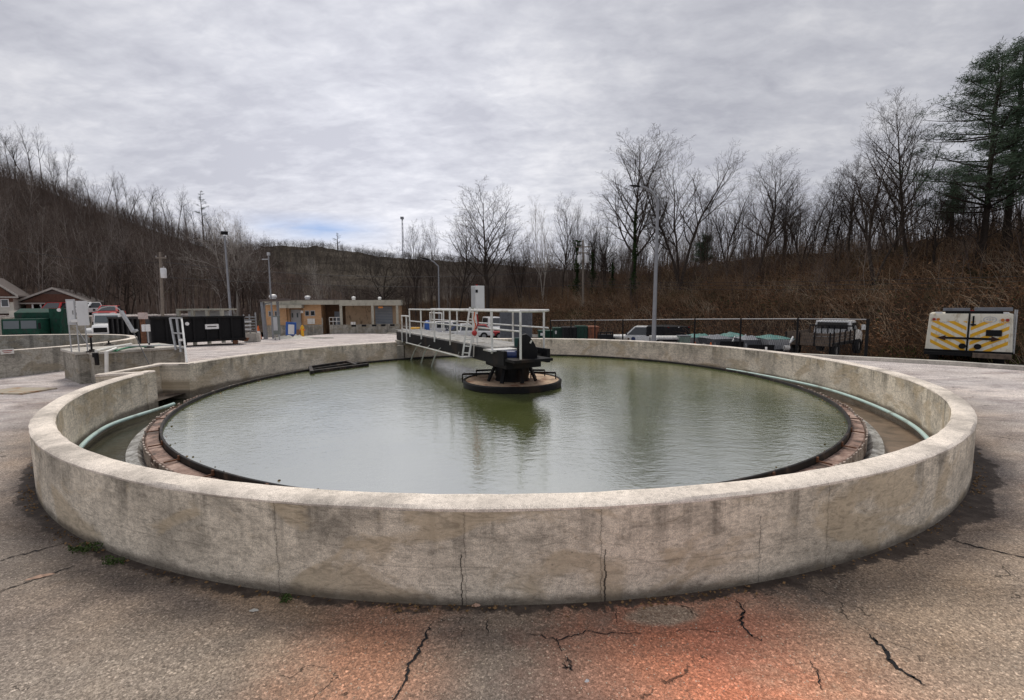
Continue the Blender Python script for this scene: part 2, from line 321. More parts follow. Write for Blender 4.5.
def bark(name, stops, sc_=.35):
    b = NB(name); n = b.noise(b.obj, sc_, 3, .5); n2 = b.noise(b.obj, 6, 5, .7)
    return b.done(b.mix(.6, b.ramp(n, stops), b.ramp(n2, [(.3, .6), (.5, 1.), (.7, 1.3)]), 'MULTIPLY'), .95, spec=.05)
M_['bark'] = bark('grey_brown_bark', [(.35, (0.0442, 0.0351, 0.0299)), (.5, (0.0676, 0.0546, 0.0468)), (.65, (0.1105, 0.091, 0.078))])
M_['bark_dark'] = bark('dark_bark', [(.35, (.026, .021, .018)), (.5, (.042, .034, .029)), (.65, (.066, .053, .045))])
M_['bark_pale'] = bark('pale_sycamore_bark', [(.35, (.28, .25, .22)), (.5, (.42, .39, .35)), (.65, (.55, .52, .47))])
M_['woods'] = bark('woodland_bark', [(.30, (0.05049, 0.03764, 0.03305)), (.45, (0.08721, 0.0661, 0.056)), (.60, (0.1377, 0.1083, 0.0918)), (.72, (0.2387, 0.202, 0.1744))], .22)
M_['woods_far'] = bark('far_woodland_bark', [(.30, (0.063, 0.0546, 0.0483)), (.5, (0.0966, 0.08295, 0.0714)), (.70, (0.1575, 0.1365, 0.1176))], .1)
M_['cane'] = bark('dry_canes', [(.30, (0.07641, 0.05394, 0.03776)), (.42, (0.1438, 0.0944, 0.05844)), (.55, (0.2248, 0.1393, 0.0854)), (.66, (0.3776, 0.3057, 0.2248))], .45)
M_['dryleaf'] = bark('dry_leaves', [(.32, (0.045, 0.039, 0.0195)), (.44, (0.09, 0.051, 0.03)), (.55, (0.15, 0.075, 0.039)), (.70, (0.225, 0.1425, 0.0825))], .22)
M_['grass'] = bark('winter_grass', [(.30, (.05, .075, .02)), (.5, (.09, .12, .03)), (.70, (.16, .17, .06))], .5)
M_['ivy'] = bark('ivy_leaves', [(.30, (.015, .028, .012)), (.5, (.028, .048, .018)), (.70, (.05, .075, .03))], .8)
M_['needle'] = bark('pine_needles', [(.30, (0.04416, 0.06808, 0.04416)), (.5, (0.07176, 0.1086, 0.06992)), (.70, (0.1196, 0.1656, 0.1104))], .8)
M_['weed'] = bark('weed_leaves', [(.30, (.045, .070, .025)), (.5, (.075, .11, .038)), (.70, (.14, .16, .07))], 8)

# ------------------------------------------------------------------ geometry helpers
class MB:
    def __init__(s): s.v = []; s.f = []
    def add(s, vs, fs):
        o = len(s.v); s.v += [tuple(x) for x in vs]; s.f += [tuple(i+o for i in q) for q in fs]; return s
    def box(s, c, d, rz=0., rot=None):
        x, y, z = d[0]/2, d[1]/2, d[2]/2
        m = rot if rot is not None else Matrix.Rotation(rz, 3, 'Z')
        vs = [Vector(c) + m @ Vector((a*x, b*y, e*z)) for e in (-1, 1) for b in (-1, 1) for a in (-1, 1)]
        return s.add(vs, [(0, 2, 3, 1), (4, 5, 7, 6), (0, 1, 5, 4), (2, 6, 7, 3), (0, 4, 6, 2), (1, 3, 7, 5)])
    def span(s, a, b): # axis aligned from corner to corner
        return s.box([(i+j)/2 for i, j in zip(a, b)], [abs(i-j) for i, j in zip(a, b)])
    def tube(s, pts, r, n=8, caps=True):
        pts = [Vector(p) for p in pts]; rs = r if isinstance(r, (list, tuple)) else [r]*len(pts)
        vs = []; up = None
        for i, p in enumerate(pts):
            t = (pts[min(i+1, len(pts)-1)] - pts[max(i-1, 0)])
            t = t.normalized() if t.length > 1e-9 else Vector((0, 0, 1))
            if up is None: up = t.orthogonal().normalized()
            u = (up - t*up.dot(t)); u = u.normalized() if u.length > 1e-6 else t.orthogonal().normalized(); up = u; q = t.cross(u)
            for k in range(n):
                a = 2*math.pi*k/n; vs.append(p + (u*math.cos(a) + q*math.sin(a))*rs[i])
        fs = [(i*n+k, i*n+(k+1) % n, (i+1)*n+(k+1) % n, (i+1)*n+k) for i in range(len(pts)-1) for k in range(n)]
        if caps: fs += [tuple(range(n-1, -1, -1)), tuple((len(pts)-1)*n+k for k in range(n))]
        return s.add(vs, fs)
    def bar(s, a, b, w, h=None):  # rectangular bar between two points
        a, b = Vector(a), Vector(b); h = h or w; t = (b-a); ln = t.length; t.normalize()
        ref = Vector((0, 0, 1)) if abs(t.z) < .95 else Vector((1, 0, 0)); x = t.cross(ref).normalized(); z = x.cross(t)
        m = Matrix((x, t, z)).transposed(); return s.box((a+b)/2, (w, ln, h), rot=m)
    def cyl(s, c, r, h, n=16, r2=None, axis='Z'):
        c = Vector(c); d = {'X': Vector((1, 0, 0)), 'Y': Vector((0, 1, 0)), 'Z': Vector((0, 0, 1))}[axis]
        return s.tube([c-d*h/2, c+d*h/2], [r, r if r2 is None else r2], n)
    def lathe(s, prof, n=32, c=(0, 0, 0), a0=0., a1=2*math.pi):
        full = abs(a1-a0-2*math.pi) < 1e-6; cnt = n if full else n+1; m = len(prof); vs = []
        for i in range(cnt):
            a = a0+(a1-a0)*i/n
            for r_, z in prof: vs.append((c[0]+r_*math.cos(a), c[1]+r_*math.sin(a), c[2]+z))
        fs = []
        for i in range(n):
            j = (i+1) % cnt
            for k in range(m-1): fs.append((i*m+k, j*m+k, j*m+k+1, i*m+k+1))
        return s.add(vs, fs)
    def prism(s, poly, y0, y1):  # poly in xz, extruded along y
        n = len(poly); vs = [(x, y0, z) for x, z in poly] + [(x, y1, z) for x, z in poly]
        fs = [tuple(range(n)), tuple(range(2*n-1, n-1, -1))] + [(k, k+n, (k+1) % n + n, (k+1) % n) for k in range(n)]
        return s.add(vs, fs)
    def build(s, name, mat, parent=None, bevel=0., smooth=False, loc=None, rz=None):
        me = bpy.data.meshes.new(name); me.from_pydata(s.v, [], s.f); me.validate(); me.materials.append(M_[mat] if isinstance(mat, str) else mat)
        bm = bmesh.new(); bm.from_mesh(me); bmesh.ops.recalc_face_normals(bm, faces=bm.faces)
        if bevel: bmesh.ops.bevel(bm, geom=[e for e in bm.edges if len(e.link_faces) == 2 and e.calc_face_angle(0) > .5], offset=bevel, segments=2, affect='EDGES', profile=.7)
        bm.to_mesh(me); bm.free()
        if smooth:
            me.polygons.foreach_set('use_smooth', [True]*len(me.polygons)); 
            try: me.set_sharp_from_angle(angle=R(40))
            except Exception: pass
        o = bpy.data.objects.new(name, me); col.objects.link(o)
        if parent: o.parent = parent
        if loc is not None: o.location = loc
        if rz is not None: o.rotation_euler.z = rz
        return o
def np_mesh(name, V, Fq, mat, parent=None, smooth=False):
    V = np.asarray(V, np.float32); Fq = np.asarray(Fq, np.int32); k = Fq.shape[1]
    me = bpy.data.meshes.new(name); me.vertices.add(len(V)); me.vertices.foreach_set('co', V.ravel())
    me.loops.add(Fq.size); me.loops.foreach_set('vertex_index', Fq.ravel())
    me.polygons.add(len(Fq)); me.polygons.foreach_set('loop_start', np.arange(0, Fq.size, k, dtype=np.int32))
    try: me.polygons.foreach_set('loop_total', np.full(len(Fq), k, np.int32))
    except Exception: pass
    me.materials.append(M_[mat]); me.update(calc_edges=True)
    if smooth: me.polygons.foreach_set('use_smooth', [True]*len(me.polygons))
    o = bpy.data.objects.new(name, me); col.objects.link(o)
    if parent: o.parent = parent
    return o
def tag(o, label=None, cat=None, group=None, kind=None):
    for k, v in (('label', label), ('category', cat), ('group', group), ('kind', kind)):
        if v: o[k] = v
    return o
def thing(name, label, cat, loc=(0, 0, 0), rz=0., group=None):
    o = bpy.data.objects.new(name, None); col.objects.link(o); o.location = loc; o.rotation_euler = (0, 0, rz); o.empty_display_size = .3
    return tag(o, label, cat, group)
def copy_tree(o, parent=None):
    c = o.copy(); col.objects.link(c); c.parent = parent
    for ch in [x for x in bpy.data.objects if x.parent == o]: copy_tree(ch, c)
    return c
def struct(o): o['kind'] = 'structure'; return o
def sstep(a, b, x): t = min(1, max(0, (x-a)/(b-a))); return t*t*(3-2*t)

# ------------------------------------------------------------------ the lie of the land
KA = Vector((12.5, 11.2)); KD = Vector((-.611, .791)); KN = Vector((.791, .611))   # kerb line, its direction, outward normal
def s_of(x, y): return (x-KA.x)*KN.x + (y-KA.y)*KN.y
def l_of(x, y): return (x-KA.x)*KD.x + (y-KA.y)*KD.y
def kp(l, s): p = KA + KD*l + KN*s; return p.x, p.y
def gz(x, y):
    z = -.03*min(33, max(0, y-12)) - .10*sstep(-3, -7, 0)
    if x < -17: z -= .75*sstep(-17, -24, x)*sstep(19, 28, y)
    s = s_of(x, y)
    if s > 0: z -= (.32*sstep(.15, .55, s) + .05*min(s, 10))
    return z
def bankz(l, s):
    H = 8.9 - 4.0*sstep(22, 75, l) + 1.8*sstep(12, -8, l)
    x, y = kp(l, s)
    t = sstep(12, 42, s)
    return gz(x, y) - .1 + H*(.25*sstep(12.3, 18, s) + .75*t) + .5*mnoise.noise((x*.15, y*.15, 0))*sstep(14, 20, s)

NA = 420; rad = [RO-.1] + list(np.arange(RO+.15, 30, .22)) + list(30*1.06**np.arange(1, 60))
V = []; Fq = []
for i, r_ in enumerate(rad):
    for k in range(NA):
        a = 2*math.pi*k/NA; x = TC.x+r_*math.cos(a); y = TC.y+r_*math.sin(a); V.append((x, y, gz(x, y)))
for i in range(len(rad)-1):
    for k in range(NA): Fq.append((i*NA+k, (i+1)*NA+k, (i+1)*NA+(k+1) % NA, i*NA+(k+1) % NA))
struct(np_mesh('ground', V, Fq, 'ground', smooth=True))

V = []; Fq = []; ls = np.arange(-30, 75, 2.); ss = np.arange(.8, 11.3, .6)
for l in ls:
    for s in ss: x, y = kp(l, s); V.append((x, y, gz(x, y)+.02))
ns_ = len(ss)
for i in range(len(ls)-1):
    for j in range(ns_-1): Fq.append((i*ns_+j, i*ns_+j+1, (i+1)*ns_+j+1, (i+1)*ns_+j))
struct(np_mesh('road', V, Fq, 'road'))
# kerb
kb = MB(); pts = [kp(l, .0) for l in np.arange(-14, 40, .9)]
for i in range(len(pts)-1):
    a, c = pts[i], pts[i+1]; za = gz(*kp(-14+.9*i, -.3)) + .10; zb_ = gz(*kp(-14+.9*(i+1), -.3)) + .10
    n = KN*.13; vs = []
    for (p, z) in ((a, za), (c, zb_)):
        vs += [(p[0]-n.x, p[1]-n.y, z-.9), (p[0]-n.x, p[1]-n.y, z), (p[0]+n.x, p[1]+n.y, z), (p[0]+n.x, p[1]+n.y, z-.9)]
    kb.add(vs, [(0, 1, 5, 4), (1, 2, 6, 5), (2, 3, 7, 6)])
struct(kb.build('kerb', 'conc_slab'))

V = []; Fq = []; ls = np.arange(-45, 120, 1.5); ss = list(np.arange(10.5, 45, 1.)) + [48, 55, 65, 80, 100]
for l in ls:
    for s in ss: x, y = kp(l, s); V.append((x, y, bankz(l, s)))
ns_ = len(ss)
for i in range(len(ls)-1):
    for j in range(ns_-1): Fq.append((i*ns_+j, i*ns_+j+1, (i+1)*ns_+j+1, (i+1)*ns_+j))
struct(np_mesh('bank', V, Fq, 'soil', smooth=True))

def interp(tab, x):
    if x <= tab[0][0]: return tab[0][1]
    for (a, b), (c, d) in zip(tab, tab[1:]):
        if x <= c: return b+(d-b)*(x-a)/(c-a)
    return tab[-1][1]
RIDGE_L = [(-260, 60), (-100, 110), (0, 161), (51, 178), (109, 204), (171, 224), (211, 238), (257, 252), (300, 268), (360, 290), (420, 304)]
def ridgeD(px): return 120 + 50*sstep(0, 260, px)
def hillz(px, D):
    d1 = ridgeD(px); d0 = 53 + 6*sstep(60, 260, px); top = P(px, interp(RIDGE_L, px)+9, d1).z
    t = (D-d0)/(d1-d0)
    if t < 0: return -1.2
    if t <= 1: return -1.2+(top+1.2)*(t**1.12)
    return top - (D-d1)*.15
def hill(name, zf, pxs, Ds, mat):
    V = []; Fq = []
    for px in pxs:
        for D in Ds:
            x = P(px, 300, D).x; z = zf(px, D); z += (.8*mnoise.noise((x*.06, D*.06, 2)) + (1.3*mnoise.noise((x*.11, D*.11, 5))+.8*mnoise.noise((x*.3, D*.3, 5)) if D > 250 else .3*mnoise.noise((x*.3, D*.3, 5)))) if z > 1 else 0; V.append((x, D, z))
    n = len(Ds)
    for i in range(len(pxs)-1):
        for j in range(n-1): Fq.append((i*n+j, i*n+j+1, (i+1)*n+j+1, (i+1)*n+j))
    return struct(np_mesh(name, V, Fq, mat, smooth=True))
hill('hill', hillz, list(range(-260, 440, 6)), list(np.arange(52, 200, 2.5)), 'hillsoil')
RIDGE_C = [(120, 275), (200, 258), (240, 247), (265, 242), (278, 240), (324, 241), (362, 247), (392, 252), (418, 253), (470, 256), (540, 262), (640, 268), (760, 275)]
def hillc(px, D):
    top = P(px, interp(RIDGE_C, px)+6, 340).z; t = (D-130)/210
    if t < 0: return -1.5
    return -1.5+(top+1.5)*t if t <= 1 else top-(D-340)*.2
hill('hill', hillc, list(range(120, 780, 4)), list(np.arange(128, 420, 5)), 'farsoil')

# ------------------------------------------------------------------ round tank
def arc_n(a0, a1): return max(8, int(abs(a1-a0)/R(1.25)))
GA0, GA1 = R(-171.2), R(180.5)        # wall runs from GA0 through -90, 0, 90 to 180.5-
tank = thing('settling_tank', 'large round open concrete settling tank full of green water in the foreground', 'water tank', TC)
ca = .018
prof = [(RO, -.05), (RO, RIMZ-.035), (RO-.001, RIMZ-.035)]
a0, a1 = R(-172.2), R(179.6)
MB().lathe([(RO, -.1), (RO, RIMZ-.03)], arc_n(a0, a1), a0=a0, a1=a1).build('outer_wall_face', 'conc_tank', tank, smooth=True)
MB().lathe([(RO-TH, -.45), (RO-TH, RIMZ-.03)], arc_n(a0, a1), a0=a0, a1=a1).build('inner_wall_face', 'conc_tank', tank, smooth=True)
cop = MB().lathe([(RO, RIMZ-.03), (RO+.002, RIMZ-.016), (RO-ca, RIMZ), (RO-TH+ca, RIMZ+.002), (RO-TH-.002, RIMZ-.016), (RO-TH, RIMZ-.03)], arc_n(a0, a1), a0=a0, a1=a1)
rng = random.Random(4)
cop.v = [(x+rng.uniform(-.003, .003), y+rng.uniform(-.003, .003), z+rng.uniform(-.002, .002)) for x, y, z in cop.v]
cop.build('coping', 'conc_top', tank, smooth=True)
for a in (a0, a1):
    ends = MB(); c, s_ = math.cos(a), math.sin(a); ends.add([((RO)*c, RO*s_, -.1), ((RO-TH)*c, (RO-TH)*s_, -.45), ((RO-TH)*c, (RO-TH)*s_, RIMZ-.005), (RO*c, RO*s_, RIMZ-.005)], [(0, 1, 2, 3)]); ends.build('wall_end', 'conc_tank', tank)
# outlet box bulging out of the wall on the left
ob = MB(); q0 = R(179.6); q1 = R(189.6); ro, ri = 6.93, 6.78
def pol(r_, a): return Vector((r_*math.cos(a), r_*math.sin(a), 0))
def vwall(mb, pa, pb, t, z0, z1):
    d = (pb-pa); n = Vector((-d.y, d.x, 0)).normalized()*t
    vs = [pa, pb, pb+n, pa+n]; mb.add([(p.x, p.y, z0) for p in vs]+[(p.x, p.y, z1) for p in vs], [(0, 1, 2, 3), (4, 5, 6, 7), (0, 1, 5, 4), (1, 2, 6, 5), (2, 3, 7, 6), (3, 0, 4, 7)])
vwall(ob, pol(6.243, q0), pol(6.93, q0), -.15, -.45, RIMZ-.032)
vwall(ob, pol(6.90, q0), pol(6.93, q1), .13, -.45, RIMZ-.032)
vwall(ob, pol(6.25, R(189.2)), pol(6.93, R(190.2)), .15, -.45, RIMZ-.032)
ob.build('outlet_box', 'conc_tank', tank)
oc = MB(); vwall(oc, pol(6.236, q0), pol(6.935, q0), -.16, RIMZ-.03, RIMZ+.004); vwall(oc, pol(6.89, q0), pol(6.94, q1), .14, RIMZ-.030, RIMZ+.001); vwall(oc, pol(6.24, R(189.15)), pol(6.935, R(190.2)), .16, RIMZ-.030, RIMZ+.006)
oc.build('box_coping', 'conc_top', tank)
MB().span((-7.1, -1.4, -.5), (-6.1, .3, -.46)).build('box_floor', 'conc', tank)

# channel floor, splash strip, ledge, teeth, baffle
b = NB('slimy_channel_concrete'); sp3 = b.n('ShaderNodeSeparateXYZ'); b.l(b.obj, sp3.inputs[0])
n = b.noise(b.obj, 2.2, 8, .7, .4)
cc = b.mix(b.step(sp3.outputs[0], -1, 2.5), b.ramp(n, [(.35, (.03, .032, .022)), (.6, (.07, .065, .045))]), b.ramp(n, [(.35, (.10, .075, .05)), (.6, (.25, .18, .125))]))
M_['channel'] = b.done(cc, .45, b.bump(n, .4, .02))
b = NB('wet_splash_concrete'); n = b.noise(b.obj, 7, 8, .75, .4)
M_['splash'] = b.done(b.ramp(n, [(.36, (.06, .055, .045)), (.47, (.26, .25, .23)), (.6, (.60, .60, .58))]), .3, b.bump(n, .6, .02))
b = NB('pink_algae_ledge'); n = b.noise(b.obj, 3.2, 8, .7, .3); n2 = b.noise(b.obj, 28, 5, .75)
c = b.mix(.75, b.ramp(n, [(.38, (.09, .062, .048)), (.47, (.25, .155, .12)), (.60, (.46, .33, .27))]), b.ramp(n2, [(.3, .45), (.5, 1.), (.7, 1.35)]), 'MULTIPLY')
sep4 = b.n('ShaderNodeSeparateXYZ'); b.l(b.obj, sep4.inputs[0]); ar = b.math('MULTIPLY', b.math('ARCTAN2', sep4.outputs[1], sep4.outputs[0]), 5.5/.62)
jt = b.math('LESS_THAN', b.math('ABSOLUTE', b.math('SUBTRACT', b.math('FRACT', ar), .5)), .008); c = b.mix(b.math('MULTIPLY', jt, .5), c, (.04, .03, .026))
M_['ledge'] = b.done(c, .75, b.bump(n2, .5, .01))
MB().lathe([(6.3, -.14), (5.80, -.17), (5.40, -.17)], 180).build('channel_floor', 'channel', tank, smooth=True)
MB().lathe([(5.76, -.145), (5.73, -.05), (5.62, -.03), (5.55, -.10)], 240).build('splash_apron', 'splash', tank, smooth=True)
MB().lathe([(5.545, -.16), (5.545, .068), (5.53, .085), (5.41, .092), (5.39, -.3)], 240).build('weir_ledge', 'ledge', tank, smooth=True)
tm = MB().lathe([(5.552, -.06), (5.566, -.06), (5.566, .03), (5.552, .03)], 240); nt_ = 330
for k in range(nt_):
    a = 2*math.pi*k/nt_; da = 2*math.pi/nt_
    if rng.random() < .04: continue
    h = .105+rng.uniform(-.015, .012); c = pol(5.552, a); t = Vector((-math.sin(a), math.cos(a), 0)); wd = 5.6*da*.26; o2 = pol(.014, a)
    vs = []
    for q in (c, c+o2):
        vs += [q-t*wd*1.3+Vector((0, 0, -.11)), q+t*wd*1.3+Vector((0, 0, -.11)), q+t*wd+Vector((0, 0, h)), q-t*wd+Vector((0, 0, h))]
    tm.add(vs, [(0, 1, 2, 3), (4, 7, 6, 5), (0, 4, 5, 1), (1, 5, 6, 2), (2, 6, 7, 3), (3, 7, 4, 0)])
M_['teeth'] = simple('stained_weir_teeth', (.42, .35, .30), .7, .1, .5, 9, (.14, .09, .07))
tm.build('weir_plate', 'teeth', tank)
M_['baffle'] = simple('black_baffle', (.022, .020, .020), .6, .0, .5, 5, (.085, .062, .05), 0, 6)
MB().lathe([(5.402, -.3), (5.400, .152), (5.395, .157), (5.378, .157), (5.372, .152), (5.368, -.3)], 260).build('scum_baffle', 'baffle', tank, smooth=True)
for k in range(44):
    a = 2*math.pi*(k+.3)/44; br_o = MB().box(pol(5.47, a)+Vector((0, 0, .115)), (.13, .016, .012), a).box(pol(5.407, a)+Vector((0, 0, .13)), (.014, .03, .05), a).build('baffle_bracket', 'rust', tank)
# scum trough at the far left of the baffle
st_ = MB()
for (a, c, w_, h_) in [((310, 366.5), (347, 361), .10, .09), ((312, 370.5), (368, 363.5), .08, .07), ((310, 366.5), (312, 371.5), .08, .09), ((347, 361), (356, 364.5), .08, .09)]:
    p, q = G(*a, .17)-TC, G(*c, .17)-TC; st_.bar(p-Vector((0, 0, .03)), q-Vector((0, 0, .03)), w_, h_)
p, q = G(312, 368.5, .10)-TC, G(360, 363.2, .10)-TC; st_.bar(p, q, .40, .05)
st_.build('scum_trough', 'baffle', tank, bevel=.008)
# pipe clipped along the inside of the wall
pp = []
for k in range(0, 141):
    d = -170 + 196*k/140; a = R(d); r_ = 6.165 - .30*sstep(-155, -171, d); pp.append(pol(r_, a)+Vector((0, 0, .012 - .03*math.sin(k*.3)*.2)))
M_['tealpipe'] = simple('pale_teal_pipe', (.48, .64, .60), .4, 0, .12, 6, (.30, .36, .32))
MB().tube(pp, .027, 10).build('pipe', 'tealpipe', tank, smooth=True)
# water
def water(name, c1, c2, rough, ripple, ior=1.9, calm=None):
    b = NB(name); o = b.obj
    n1 = b.noise(b.map(o, (1., 2.1, 1), rot=(0, 0, R(-14))), 5.5, 4, .55, .35); n2 = b.noise(b.map(o, (1, 1.9, 1), rot=(0, 0, R(-22))), 17, 3, .55, .2); n3 = b.noise(o, .5, 4, .6)
    sep = b.n('ShaderNodeSeparateXYZ'); b.l(o, sep.inputs[0])
    amp = b.math('ADD', .55, b.math('MULTIPLY', b.step(n3, .35, .65), .4))
    # the left part lies rougher, where the jets and the inflow disturb it
    rg = b.math('ADD', .5, b.math('MULTIPLY', b.math('MULTIPLY', b.step(b.math('MULTIPLY', sep.outputs[0], -1.), -2.0, 3.8), b.step(sep.outputs[1], -3.6, .5)), .8))
    h = b.math('MULTIPLY', b.math('ADD', n1, b.math('MULTIPLY', n2, .5)), b.math('MULTIPLY', amp, rg))
    n4 = b.noise(o, .8, 6, .6, .5)
    c = b.mix(b.step(n4, .35, .65), c1, c2)
    b.b.inputs['IOR'].default_value = ior
    return b.done(c, rough, b.bump(h, ripple, .05))
M_['water'] = water('murky_green_water', (.105, .125, .04), (.14, .16, .06), .015, .22, 8.5)
M_['chwater'] = water('dark_channel_water', (.035, .036, .024), (.05, .048, .03), .05, .35, 1.5)
wmb = MB(); nr = 40
wv = [(0, 0, 0)]; 
disc = MB().lathe([(.01, 0), (2., 0), (4., 0), (5.37, 0)], 180); disc.build('water', 'water', None, loc=(TC.x, TC.y, .105), smooth=True)['kind'] = 'structure'
MB().lathe([(5.62, 0), (6.95, 0)], 180, a0=R(150), a1=R(285)).build('water', 'chwater', None, loc=(TC.x, TC.y, -.105))['kind'] = 'structure'

# ------------------------------------------------------------------ bridge and centre drive
BD = Vector((-.476, .88, 0)).normalized(); BN = Vector((.88, .476, 0)).normalized()
def B(t, n, z): return BD*t + BN*n + Vector((0, 0, z))
bro = thing('access_bridge', 'narrow steel walkway bridge with pale pipe handrails reaching over the tank water', 'footbridge', B(10.5, 4.12, .6))
org = B(10.5, 4.12, .6)
class OMB(MB):   # builds in world coordinates, re-based on an origin
    def put(s, name, mat, parent, origin=None, **k):
        o_ = org if origin is None else origin
        s.v = [(x-o_[0], y-o_[1], z-o_[2]) for x, y, z in s.v]; return s.build(name, mat, parent, **k)
N0, N1, T0, T1 = 3.66, 4.60, 6.75, 14.35
for nn in (N0+.02, N1-.02): OMB().bar(B(T0+.3, nn, .745), B(T1, nn, .745), .07, .25).put('beam', 'blacksteel', bro)
g = OMB().bar(B(T0+.9, (N0+N1)/2, .885), B(T1, (N0+N1)/2, .885), N1-N0-.06, .035)
M_['grating'] = simple('walkway_grating', (.48, .46, .42), .7, .1, .4, 22, (.28, .26, .23))
g.put('walkway_deck', 'grating', bro)
g = OMB()
for k in range(26): g.bar(B(T0+1.+k*.28, N0+.05, .91), B(T0+1.+k*.28, N1-.05, .91), .012, .012)
g.put('deck_slats', 'alum', bro)
g = OMB()
for k in range(9): g.bar(B(T0+.5+k*.85, N0, .70), B(T0+.5+k*.85, N1, .70), .05, .12)
g.put('cross_beam', 'blacksteel', bro)
def rail(nn, ts, t_a, t_b):
    for z in (1.575, 1.25): OMB().tube([B(t_a, nn, z), B(t_b, nn, z)], .019 if z > 1.5 else .015, 10).put('handrail', 'alum', bro, smooth=True)
    for t in ts: OMB().tube([B(t, nn, .80 if (t > 7.9 or nn < 4) else .64), B(t, nn, 1.575)], .020, 10).put('post', 'alum', bro, smooth=True)
rail(N0-.035, [6.41] + [7.46+1.06*k for k in range(6) if k != 1], 6.41, 12.78)
rail(N1+.035, [7.46+1.06*k for k in range(1, 7)] + [7.3], 7.15, 13.9)
g = OMB().tube([B(6.41, N0-.035, 1.575), B(6.50, N0+.45, 1.575), B(7.15, N1+.035, 1.575)], .023, 10); g.put('handrail', 'alum', bro, smooth=True)
# landing with its own low gate frame at the rim
for t in (13.15, 13.65):
    OMB().tube([B(t, N0-.02, .58), B(t, N0-.02, 1.38)], .022, 8).put('gate_post', 'alum', bro)
OMB().tube([B(12.78, N0-.04, 1.38), B(13.15, N0-.02, 1.38), B(13.65, N0-.02, 1.38)], .02, 8).put('gate_rail', 'alum', bro)
OMB().tube([B(12.78, N0-.04, .96), B(13.15, N0-.02, .98), B(13.65, N0-.02, .98)], .018, 8).put('gate_rail', 'alum', bro)
for t in (13.1, 14.2):
    OMB().tube([B(t, N1+.1, .9), B(t, N1+.1, 1.45)], .02, 8).put('gate_post', 'alum', bro)
OMB().tube([B(13.1, N1+.1, 1.45), B(14.2, N1+.1, 1.45)], .02, 8).put('gate_rail', 'alum', bro)
OMB().bar(B(13.95, N0-.10, .56), B(13.95, N1+.1, .56), .5, .12).bar(B(13.55, N0-.1, .0), B(13.55, N0-.1, .5), .16, .20).put('landing_bracket', 'conc', bro)
# spray pipe below the beam with thin jets
OMB().tube([B(13.1, N0-.06, .615), B(8.9, N0-.06, .60)], .016, 8).put('spray_pipe', 'pvc', bro)
b = NB('falling_water'); tr_ = b.n('ShaderNodeBsdfTransparent'); mx = b.n('ShaderNodeMixShader'); mx.inputs[0].default_value = .72
b.done((.75, .78, .76), .2); b.l(tr_.outputs[0], mx.inputs[1]); b.l(b.b.outputs[0], mx.inputs[2]); b.l(mx.outputs[0], b.out.inputs[0]); M_['jet'] = b.m
b = NB('foam'); n = b.noise(b.obj, 30, 5, .8); tr_ = b.n('ShaderNodeBsdfTransparent'); mx = b.n('ShaderNodeMixShader')
b.done((.72, .74, .70), .6); b.l(b.step(n, .42, .56), mx.inputs[0]); b.l(tr_.outputs[0], mx.inputs[1]); b.l(b.b.outputs[0], mx.inputs[2]); b.l(mx.outputs[0], b.out.inputs[0]); M_['foam'] = b.m
jets = [((421, 343), (411, 360.5)), ((429.5, 345.5), (421, 364)), ((440.5, 348), (431.5, 367.5)), ((459, 352), (455, 376))]
jl = ['water jet nearest the landing, falling from the spray pipe', 'second water jet from the landing, falling from the spray pipe', 'brightest water jet, third from the landing under the bridge', 'thin water jet closest to the centre drive under the bridge']
for k, ((x0, y0), (x1, y1)) in enumerate(jets):
    px_ = (x0-512)/458.2; D = (N0-.06)/(.8796*px_+.4758); a = P(x0, y0, D); c = G(x1, y1, .075)
    mid_ = [a.lerp(c, t)+Vector((0, 0, .10*math.sin(math.pi*t))) for t in (0, .2, .4, .6, .8, 1)]
    if k == 3: rr_ = [.004]*6
    else: rr_ = [.009, .012, .014, .016, .018, .022]
    j = MB(); j.v = []; j.tube([m-c for m in mid_], rr_, 6); jo = j.build('water_jet', 'jet', None, loc=c, smooth=True); tag(jo, jl[k], 'water jet', 'water jets under the bridge')
    fm = MB(); rr = random.Random(k); ring = [(.0, 0, .012)]
    n_ = 22; fm.v = [(0, 0, .006)]
    for q in range(n_):
        a_ = 2*math.pi*q/n_; fm.v.append((.30*math.cos(a_)*rr.uniform(.6, 1.3), .20*math.sin(a_)*rr.uniform(.6, 1.3), .003))
    fm.f = [(0, 1+q, 1+(q+1) % n_) for q in range(n_)]
    fm.build('splash', 'foam', jo)
# control cabinet on the bridge
cb0 = P(478, 309, 9.45)
cab = thing('control_cabinet', 'pale grey control cabinet on tall legs above the bridge handrail', 'electrical cabinet', (cb0.x, cb0.y, .9), R(28))
MB().box((0, 0, .94), (.20, .22, .46)).build('case', 'cabinet_light', cab, bevel=.008)
MB().box((-.106, 0, .94), (.012, .18, .42)).build('door', 'cabinet', cab, bevel=.003)
MB().box((-.075, -.116, 1.06), (.05, .012, .06)).build('vent', 'black', cab)
MB().cyl((-.02, 0, 1.185), .018, .03, 10).build('beacon', 'lamp_red', cab)
for yy in (-.10, .10): MB().bar((-.07, yy, 0), (-.07, yy, .75), .028).build('leg', 'alum', cab)
